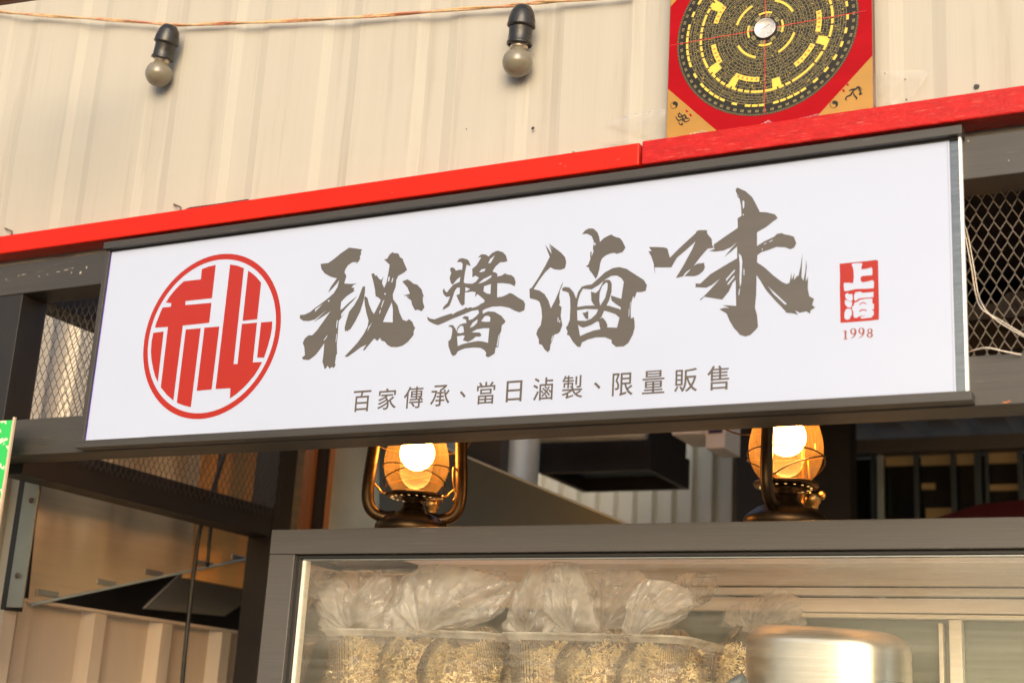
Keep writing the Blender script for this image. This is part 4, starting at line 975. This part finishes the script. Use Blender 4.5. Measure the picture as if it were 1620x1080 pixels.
# tubs
def tub(name, label, x0, x1, y0, y1, zt, h):
    t = thing(name, label, 'tub', ((x0+x1)/2, (y0+y1)/2, zt-h), 'clear tubs of bagged noodles')
    cx, cy = (x0+x1)/2, (y0+y1)/2; hx, hy = (x1-x0)/2, (y1-y0)/2
    n = 420
    def ringpts(sx, sy, z, rib, rc=.045):
        out = []
        for i in range(n):
            a = 2*math.pi*i/n
            c, s = math.cos(a), math.sin(a)
            e_ = .28
            x = abs(c)**e_*math.copysign(1, c)*sx; y = abs(s)**e_*math.copysign(1, s)*sy
            off = rib*(1 if i % 4 < 2 else 0)
            L_ = math.hypot(x, y); x *= 1-off/L_; y *= 1-off/L_
            out.append(Vector((cx+x, cy+y, z)))
        return out
    zs = [(0, .86, .0040), (.5, .93, .0040), (.93, .985, .0040), (.95, .99, 0)]
    V = []; F = []
    for f, k, rib in zs: V += ringpts(hx*k-.006, hy*k-.006, zt-h+h*f-.004, rib)
    for j in range(len(zs)-1):
        for i in range(n): F.append([j*n+i, j*n+(i+1) % n, (j+1)*n+(i+1) % n, (j+1)*n+i])
    F.append(list(range(n))[::-1])
    mo('tub_wall', V, F, M['tub'], t, True)
    V = []; F = []
    for sx, z in ((-.006, zt-.014), (-.001, zt-.006), (.004, zt-.003), (.0045, zt), (-.002, zt+.0005), (-.005, zt-.004)): V += ringpts(hx+sx, hy+sx, z, 0)
    for j in range(5):
        for i in range(n): F.append([j*n+i, j*n+(i+1) % n, (j+1)*n+(i+1) % n, (j+1)*n+i])
    mo('tub_rim', V, F, M['tub_rim'], t, True)
    return t
tub('clear_tub', 'left clear ribbed plastic tub packed with bags of fried noodles', -1.71, -1.305, .345, .62, .203, .25)
tub('clear_tub', 'right clear ribbed plastic tub packed with bags of fried noodles', -1.292, -.915, .345, .62, .203, .25)

# bags of fried noodles
def flap(parent, outline, Y, neck, seed, depth=.035, name='film_top'):
    """crumpled two-ply film fanning out of a gathered neck to an outline, both plies bulging apart"""
    pts = [P(u, v, Y) for u, v in outline]; nk = P(*neck, Y)
    n = len(pts)
    L_ = [0]
    for i in range(1, n): L_.append(L_[-1]+(pts[i]-pts[i-1]).length)
    NT, NS = 84, 30; V = []; F = []
    def at(t):
        d = t*L_[-1]
        for i in range(1, n):
            if d <= L_[i]+1e-9:
                f = (d-L_[i-1])/max(1e-9, L_[i]-L_[i-1]); return pts[i-1].lerp(pts[i], f)
        return pts[-1].copy()
    for ply in (-1, 1):
        for i in range(NT+1):
            t = i/NT; o = at(t)
            for j in range(NS+1):
                q = j/NS
                p = nk.lerp(o, q); p.x += .012*(t-.5)*(1-q)
                pl = noise.noise(Vector((t*13+seed*3.1, q*1.3, ply*2.0)))
                pl2 = noise.noise(Vector((t*34+seed*1.7, q*4, ply+5.0)))
                vo = abs(noise.noise(Vector((p.x*38+seed, p.z*38, ply*3+1))))
                bul = ply*depth*math.sin(math.pi*min(1, q*.92))*math.sin(math.pi*t)**.5
                p.y += bul+(.020*pl+.007*pl2)*min(1, q*2.2)+.012*(vo-.25)*min(1, q*3)
                p.x += .004*pl2*q; p.z += .005*pl*q
                p.z = min(p.z, .3385-.0008*(1+ply)); p.y = min(max(p.y, .334), .80)
                V.append(p)
        b0 = (0 if ply < 0 else (NT+1)*(NS+1))
        for i in range(NT):
            for j in range(NS):
                F.append([b0+i*(NS+1)+j, b0+(i+1)*(NS+1)+j, b0+(i+1)*(NS+1)+j+1, b0+i*(NS+1)+j+1])
    mo(name, V, F, M['bag'], parent, True)
def bag(label, x, y, zb, r, zneck, flaps, seed=0, fill=True):
    t = thing('noodle_bag' if fill else 'plastic_bag', label, 'bag', (x, y, zb), 'bags of fried noodles' if fill else None)
    rnd = random.Random(seed); NU, NV = 72, 30
    V = []; F = []
    H = zneck-zb
    for j in range(NV+1):
        s = j/NV; z = zb+H*s
        rr = r*(min(1, s*5+.02)**.5) if s < .66 else r*(1-.62*((s-.66)/.34)**1.6)
        for i in range(NU):
            a = 2*math.pi*i/NU
            k = 1+.11*noise.noise(Vector((math.cos(a)*2.6, math.sin(a)*2.6, s*3+seed)))+.09*abs(noise.noise(Vector((math.cos(a)*7+s*5, math.sin(a)*7, s*9+seed*2))))
            V.append(Vector((x+rr*k*math.cos(a)*1.10, y+rr*k*math.sin(a), z)))
    for j in range(NV):
        for i in range(NU): F.append([j*NU+i, j*NU+(i+1) % NU, (j+1)*NU+(i+1) % NU, (j+1)*NU+i])
    mo('film_body', V, F, M['bag_body'], t, True)
    for k, (outl, Y, nk) in enumerate(flaps): flap(t, outl, Y, nk, seed*5+k)
    if fill:
        V = []; F = []
        for k in range(2600):
            a = rnd.uniform(0, 2*math.pi); q = math.sqrt(rnd.uniform(.55, 1))*r*.97
            zz = rnd.uniform(.02, .84)*H
            if zz > .6*H: q *= 1-1.2*(zz/H-.6)
            if math.sin(a) > .6: q *= .8
            c = Vector((x+q*math.cos(a)*1.12, y+q*math.sin(a), zb+zz+.012*math.sin(a*3+seed)*(zz/H)))
            d = Vector((rnd.gauss(0, 1), rnd.gauss(0, 1), rnd.gauss(0, .7))).normalized(); L_ = rnd.uniform(.009, .019)
            up = Vector((rnd.gauss(0, 1), rnd.gauss(0, 1), rnd.gauss(0, 1))); s = d.cross(up).normalized(); w2 = .0014
            b0 = len(V); q2 = d.cross(s)
            for m_ in range(5):
                tt = m_/4-.5; cc = c+d*L_*tt+s*.0030*math.sin(tt*9+k)
                for e1, e2 in ((1, 0), (-.5, .87), (-.5, -.87)): V.append(cc+s*w2*e1+q2*w2*e2)
            for m_ in range(4):
                for e1 in range(3):
                    l = (e1+1) % 3; F.append([b0+m_*3+e1, b0+m_*3+l, b0+m_*3+3+l, b0+m_*3+3+e1])
        mo('fried_noodles', V, F, M['noodle'], t, kind='stuff')
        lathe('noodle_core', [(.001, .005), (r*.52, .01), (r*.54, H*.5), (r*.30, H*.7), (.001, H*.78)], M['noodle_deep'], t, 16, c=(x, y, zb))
    return t
zb = -.03
bag('leftmost noodle bag in the left tub, its film fanned out to the left', -1.625, .435, zb, .084, .222,
    [([(504,996),(497,955),(489,909),(512,922),(536,911),(556,930),(574,944),(598,903),(624,915),(628,955),(612,996)], .43, (560, 1004))], 1)
bag('noodle bag at the back of the left tub, its pale film reaching the case top', -1.512, .455, zb, .084, .230,
    [([(560,935),(541,878),(575,874),(618,874),(655,874),(650,905),(628,950)], .53, (590, 985))], 2)
bag('largest noodle bag at the right end of the left tub, bulging over the rim', -1.393, .435, zb, .088, .222,
    [([(606,996),(622,950),(640,915),(668,896),(700,892),(742,899),(790,914),(816,922),(802,950),(782,975),(745,990),(700,998)], .41, (668, 1004)),
     ([(705,930),(712,894),(728,874),(788,874),(802,905),(798,925)], .52, (745, 970))], 3)
bag('noodle bag at the left end of the right tub, with tall narrow pointed film', -1.218, .44, zb, .082, .222,
    [([(796,998),(812,948),(828,918),(848,886),(872,874),(884,930),(866,998)], .45, (830, 1006))], 4)
bag('noodle bag second from the left in the right tub, its film folded upright', -1.105, .43, zb, .083, .222,
    [([(862,998),(866,905),(880,874),(908,874),(930,930),(950,996)], .40, (905, 1006))], 5)
bag('noodle bag at the back of the right tub, wide film against the case top', -1.06, .56, zb, .070, .230,
    [([(912,985),(900,905),(898,874),(992,874),(1024,918),(1010,965),(990,998)], .52, (950, 1004))], 6)
bag('noodle bag at the right end of the right tub, film folded over to the right', -.985, .435, zb, .082, .222,
    [([(985,1002),(1003,938),(1028,914),(1062,920),(1096,934),(1102,955),(1078,978),(1030,1006)], .40, (1000, 1010))], 7)
bag('tall noodle bag standing free just right of the right tub, with its top knotted', -.865, .60, -.045, .075, .245,
    [([(1070,950),(1062,920),(1092,894),(1128,874),(1134,930),(1116,950)], .58, (1096, 960))], 8)
bag('empty loose clear bag behind the steel pan, left side', -.80, .73, -.04, .05, .18,
    [([(1138,990),(1150,962),(1196,944),(1238,931),(1262,944),(1276,990)], .70, (1190, 1000))], 9, fill=False)

# steel pan
pn0 = P(1158, 1010, .47); pn1 = P(1415, 1010, .47); zp = P(1200, 986, .47).z
pan = thing('steel_pan', 'square shouldered shiny steel pan standing upside down right of the tubs', 'pan', ((pn0.x+pn1.x)/2, .55, -.045))
def pan_ring(k, z, drop=0):
    out = []
    cx, cy, hx, hy = (pn0.x+pn1.x)/2, .585, (pn1.x-pn0.x)/2, .115
    for i in range(96):
        a = 2*math.pi*i/96; c, s_ = math.cos(a), math.sin(a)
        x = abs(c)**.62*math.copysign(1, c)*(hx-k); y = abs(s_)**.78*math.copysign(1, s_)*(hy-k)
        out.append(Vector((cx+x, cy+y, z-drop*(x/hx))))
    return out
V = []; F = []; rows = []
for i in range(13):
    a = R(90*i/12); rows.append((.034*(1-math.cos(a)), zp-.034+.034*math.sin(a)))
rows = [(-.012, -.04), (-.006, .03), (-.002, .10)]+rows+[(.07, zp+.001)]
for k, z in rows: V += pan_ring(k, z, .006 if z > .1 else 0)
for j in range(len(rows)-1):
    for i in range(96): F.append([j*96+i, j*96+(i+1) % 96, (j+1)*96+(i+1) % 96, (j+1)*96+i])
F.append([(len(rows)-1)*96+i for i in range(96)])
mo('pan_body', V, F, mat('brushed_pan_steel', (.66, .61, .52), .30, metal=1, noise_amt=.07, noise_scale=(3, 3, 70), bump=.15, bump_scale=(4, 4, 260), dirt=(.38, .33, .25), dirt_amt=.35, dirt_scale=(9, 9, 9), dirt_pos=(.55, .75)), pan, True)
tube('pan_handle', smooth_pts([(pn0.x+.03, .46, .14), (pn0.x-.06, .44, .08), (pn0.x-.16, .42, .02), (pn0.x-.22, .42, -.03)], 5), .011, M['grey_sheet'], pan)

# ------------------------------------------------------------------ hurricane lanterns
def lantern():
    t = thing('hurricane_lantern', '', 'lantern')
    m = M['lantern']; S = 1.0
    lathe('tank', [(.001, 0), (.070, 0), (.076, .004), (.076, .020), (.071, .026), (.066, .030), (.052, .040), (.034, .047), (.027, .052), (.024, .058), (.020, .066), (.001, .066)], m, t, 40)
    lathe('burner', [(.018, .044), (.018, .054), (.026, .058), (.026, .064), (.012, .070), (.001, .070)], m, t, 28)
    gal = lathe('gallery_plate', [(.026, .060), (.056, .062), (.060, .066), (.058, .070), (.026, .068), (.026, .060)], m, t, 40)
    for k in range(18):
        a = 2*math.pi*k/18
        V, F = lathe_geo([(.0001, 0), (.0026, .0)], 8, (.046*math.cos(a), .046*math.sin(a), .0608)); 
        mo('vent_hole', V, [f for f in F], M['hole'], gal)
    cap = lathe('filler_cap', [(.001, .016), (.013, .015), (.0150, .012), (.0150, .000), (.011, -.004), (.010, -.012)], M['brass'], t, 20, c=(.040, -.036, .040))
    prof = [(.040, .071), (.050, .082), (.061, .100), (.067, .122), (.067, .145), (.061, .172), (.052, .200), (.044, .222), (.042, .236)]
    gp = [(p.x, p.z) for p in smooth_pts([Vector((a, 0, b)) for a, b in prof], 4)]
    lathe('glass_globe', gp, M['globe'], t, 48)
    bp_ = [(.0001, .120)]+[(.036*math.sin(R(a)), .156-.036*math.cos(R(a))) for a in range(10, 140, 10)]+[(.018, .205), (.016, .222)]
    lathe('lit_bulb', bp_, M['bulb_on'], t, 32)
    lathe('chimney_plate', [(.020, .232), (.050, .236), (.052, .240), (.040, .246), (.020, .248)], m, t, 32)
    lathe('chimney_hood', [(.036, .246), (.036, .262), (.042, .266), (.036, .272), (.034, .292), (.040, .296), (.030, .306), (.012, .314), (.001, .316)], m, t, 32)
    for s in (-1, 1):
        pts = [(s*.035, 0, .022), (s*.058, 0, .020), (s*.082, 0, .030), (s*.094, 0, .052), (s*.096, 0, .090), (s*.092, 0, .150), (s*.087, 0, .210), (s*.080, 0, .250), (s*.064, 0, .272), (s*.036, 0, .278)]
        tube('side_tube', smooth_pts(pts, 5), .0108, m, t, 14, flat=1.2)
        tube('plate_arm', smooth_pts([(s*.090, .006, .092), (s*.074, .004, .078), (s*.068, 0, .070), (s*.056, 0, .068)], 4), .0022, M['brass'], t, 8)
    for s in (-1, 1):
        pts = []
        for i in range(25):
            f = i/24; a = math.pi*f
            z_ = .076+.050*(1-f**2.4)
            r_ = .0705 if z_ > .095 else .0705-.012*(.095-z_)/.019
            pts.append((s*-r_*math.cos(a), -r_*math.sin(a), z_))
        tube('wire_guard', pts, .0013, m, t, 6)
        tube('wire_guard', [(p[0], -p[1], p[2]) for p in pts], .0013, m, t, 6)
    tube('guard_ring', [(.069*math.cos(a*T/28), .069*math.sin(a*T/28), .205) for a in range(28)], .0013, m, t, 6, closed=True)
    tube('lift_lever', smooth_pts([(.088, -.012, .120), (.078, -.014, .128), (.080, -.016, .095), (.086, -.016, .070), (.080, -.014, .058)], 4), .0022, M['brass'], t, 8)
    tube('bail_handle', smooth_pts([(.098, 0, .235), (.112, -.03, .20), (.10, -.085, .16), (.06, -.112, .15), (0, -.12, .148), (-.06, -.112, .15), (-.10, -.085, .16), (-.112, -.03, .20), (-.098, 0, .235)], 5), .0017, m, t, 8) if False else \
        tube('bail_handle', smooth_pts([(.098, 0, .235), (.112, .03, .22), (.10, .085, .19), (.06, .112, .18), (0, .12, .178), (-.06, .112, .18), (-.10, .085, .19), (-.112, .03, .22), (-.098, 0, .235)], 5), .0017, m, t, 8)
    tube('wick_wheel_rod', [(.016, -.012, .056), (.060, -.045, .056)], .0018, M['brass'], t, 8)
    lathe('wick_wheel', [(.001, -.001), (.008, -.001), (.008, .001), (.001, .001)], M['brass'], t, 14, xf=Matrix.Translation((.061, -.046, .056)) @ Matrix.Rotation(R(90), 4, 'Y'))
    for ch in list(t.children):
        if ch.name.split('.')[0] == 'tank': continue
        for me in {ch.data}|{g.data for g in ch.children}:
            me.transform(Matrix.Translation((0, 0, .0165)))
    return t
M['hole'] = mat('glowing_vent_gap', (.9, .5, .15), .5, emis=1.2, emis_col=(1, .6, .2))
l1 = lantern(); l2 = tree_copy(l1)
YL = .405
p1 = P(652, 825, YL); p2 = P(1243, 822, YL)
l1.location = (p1.x, YL, zt1-.001); l1.rotation_euler = (0, 0, R(28)); l1['label'] = 'left lit hurricane lantern on the case, seen face on between both tubes'; l1['group'] = 'lit lanterns on the display case'
l2.location = (p2.x, YL, zt1-.001); l2.rotation_euler = (0, 0, R(86)); l2['label'] = 'right lit hurricane lantern, one tube crossing in front of its globe'; l2['group'] = 'lit lanterns on the display case'

# ------------------------------------------------------------------ trees across the street (mirrored in the glass)
def tree(x, y, h, seed, label):
    t = thing('tree', label, 'tree', (x, y, -1.6), 'trees across the street')
    rnd = random.Random(seed)
    tube('trunk', smooth_pts([(x, y, -1.6), (x+.1, y, h*.25), (x-.05, y+.1, h*.5)], 4), [.22-.012*i for i in range(9)], M['bark'], t, 10)
    V = []; F = []
    cl = [(Vector((rnd.gauss(0, h*.2), rnd.gauss(0, h*.2), rnd.uniform(h*.4, h*.95))), rnd.uniform(.5, 1.1)) for _ in range(26)]
    for c, r in cl:
        for k in range(260):
            d = Vector((rnd.gauss(0, 1), rnd.gauss(0, 1), rnd.gauss(0, .8))).normalized()*r*rnd.random()**.4
            p = Vector((x, y, -1.2))+c+d; a = Vector((rnd.gauss(0, 1), rnd.gauss(0, 1), rnd.gauss(0, 1))).normalized(); b_ = a.orthogonal().normalized(); s = .07
            b0 = len(V); V += [p-a*s, p+b_*s*.5, p+a*s, p-b_*s*.5]; F.append([b0, b0+1, b0+2, b0+3])
    mo('crown', V, F, M['leaf'], t, kind='stuff')
for i, (x, y, h) in enumerate(((-13, -15, 6.5), (-19, -14, 6), (-8, -18, 7))):
    tree(x, y, h, i+3, ['leafy street tree across the road, middle one', 'leafy street tree across the road, farthest left', 'leafy street tree across the road, tallest'][i])
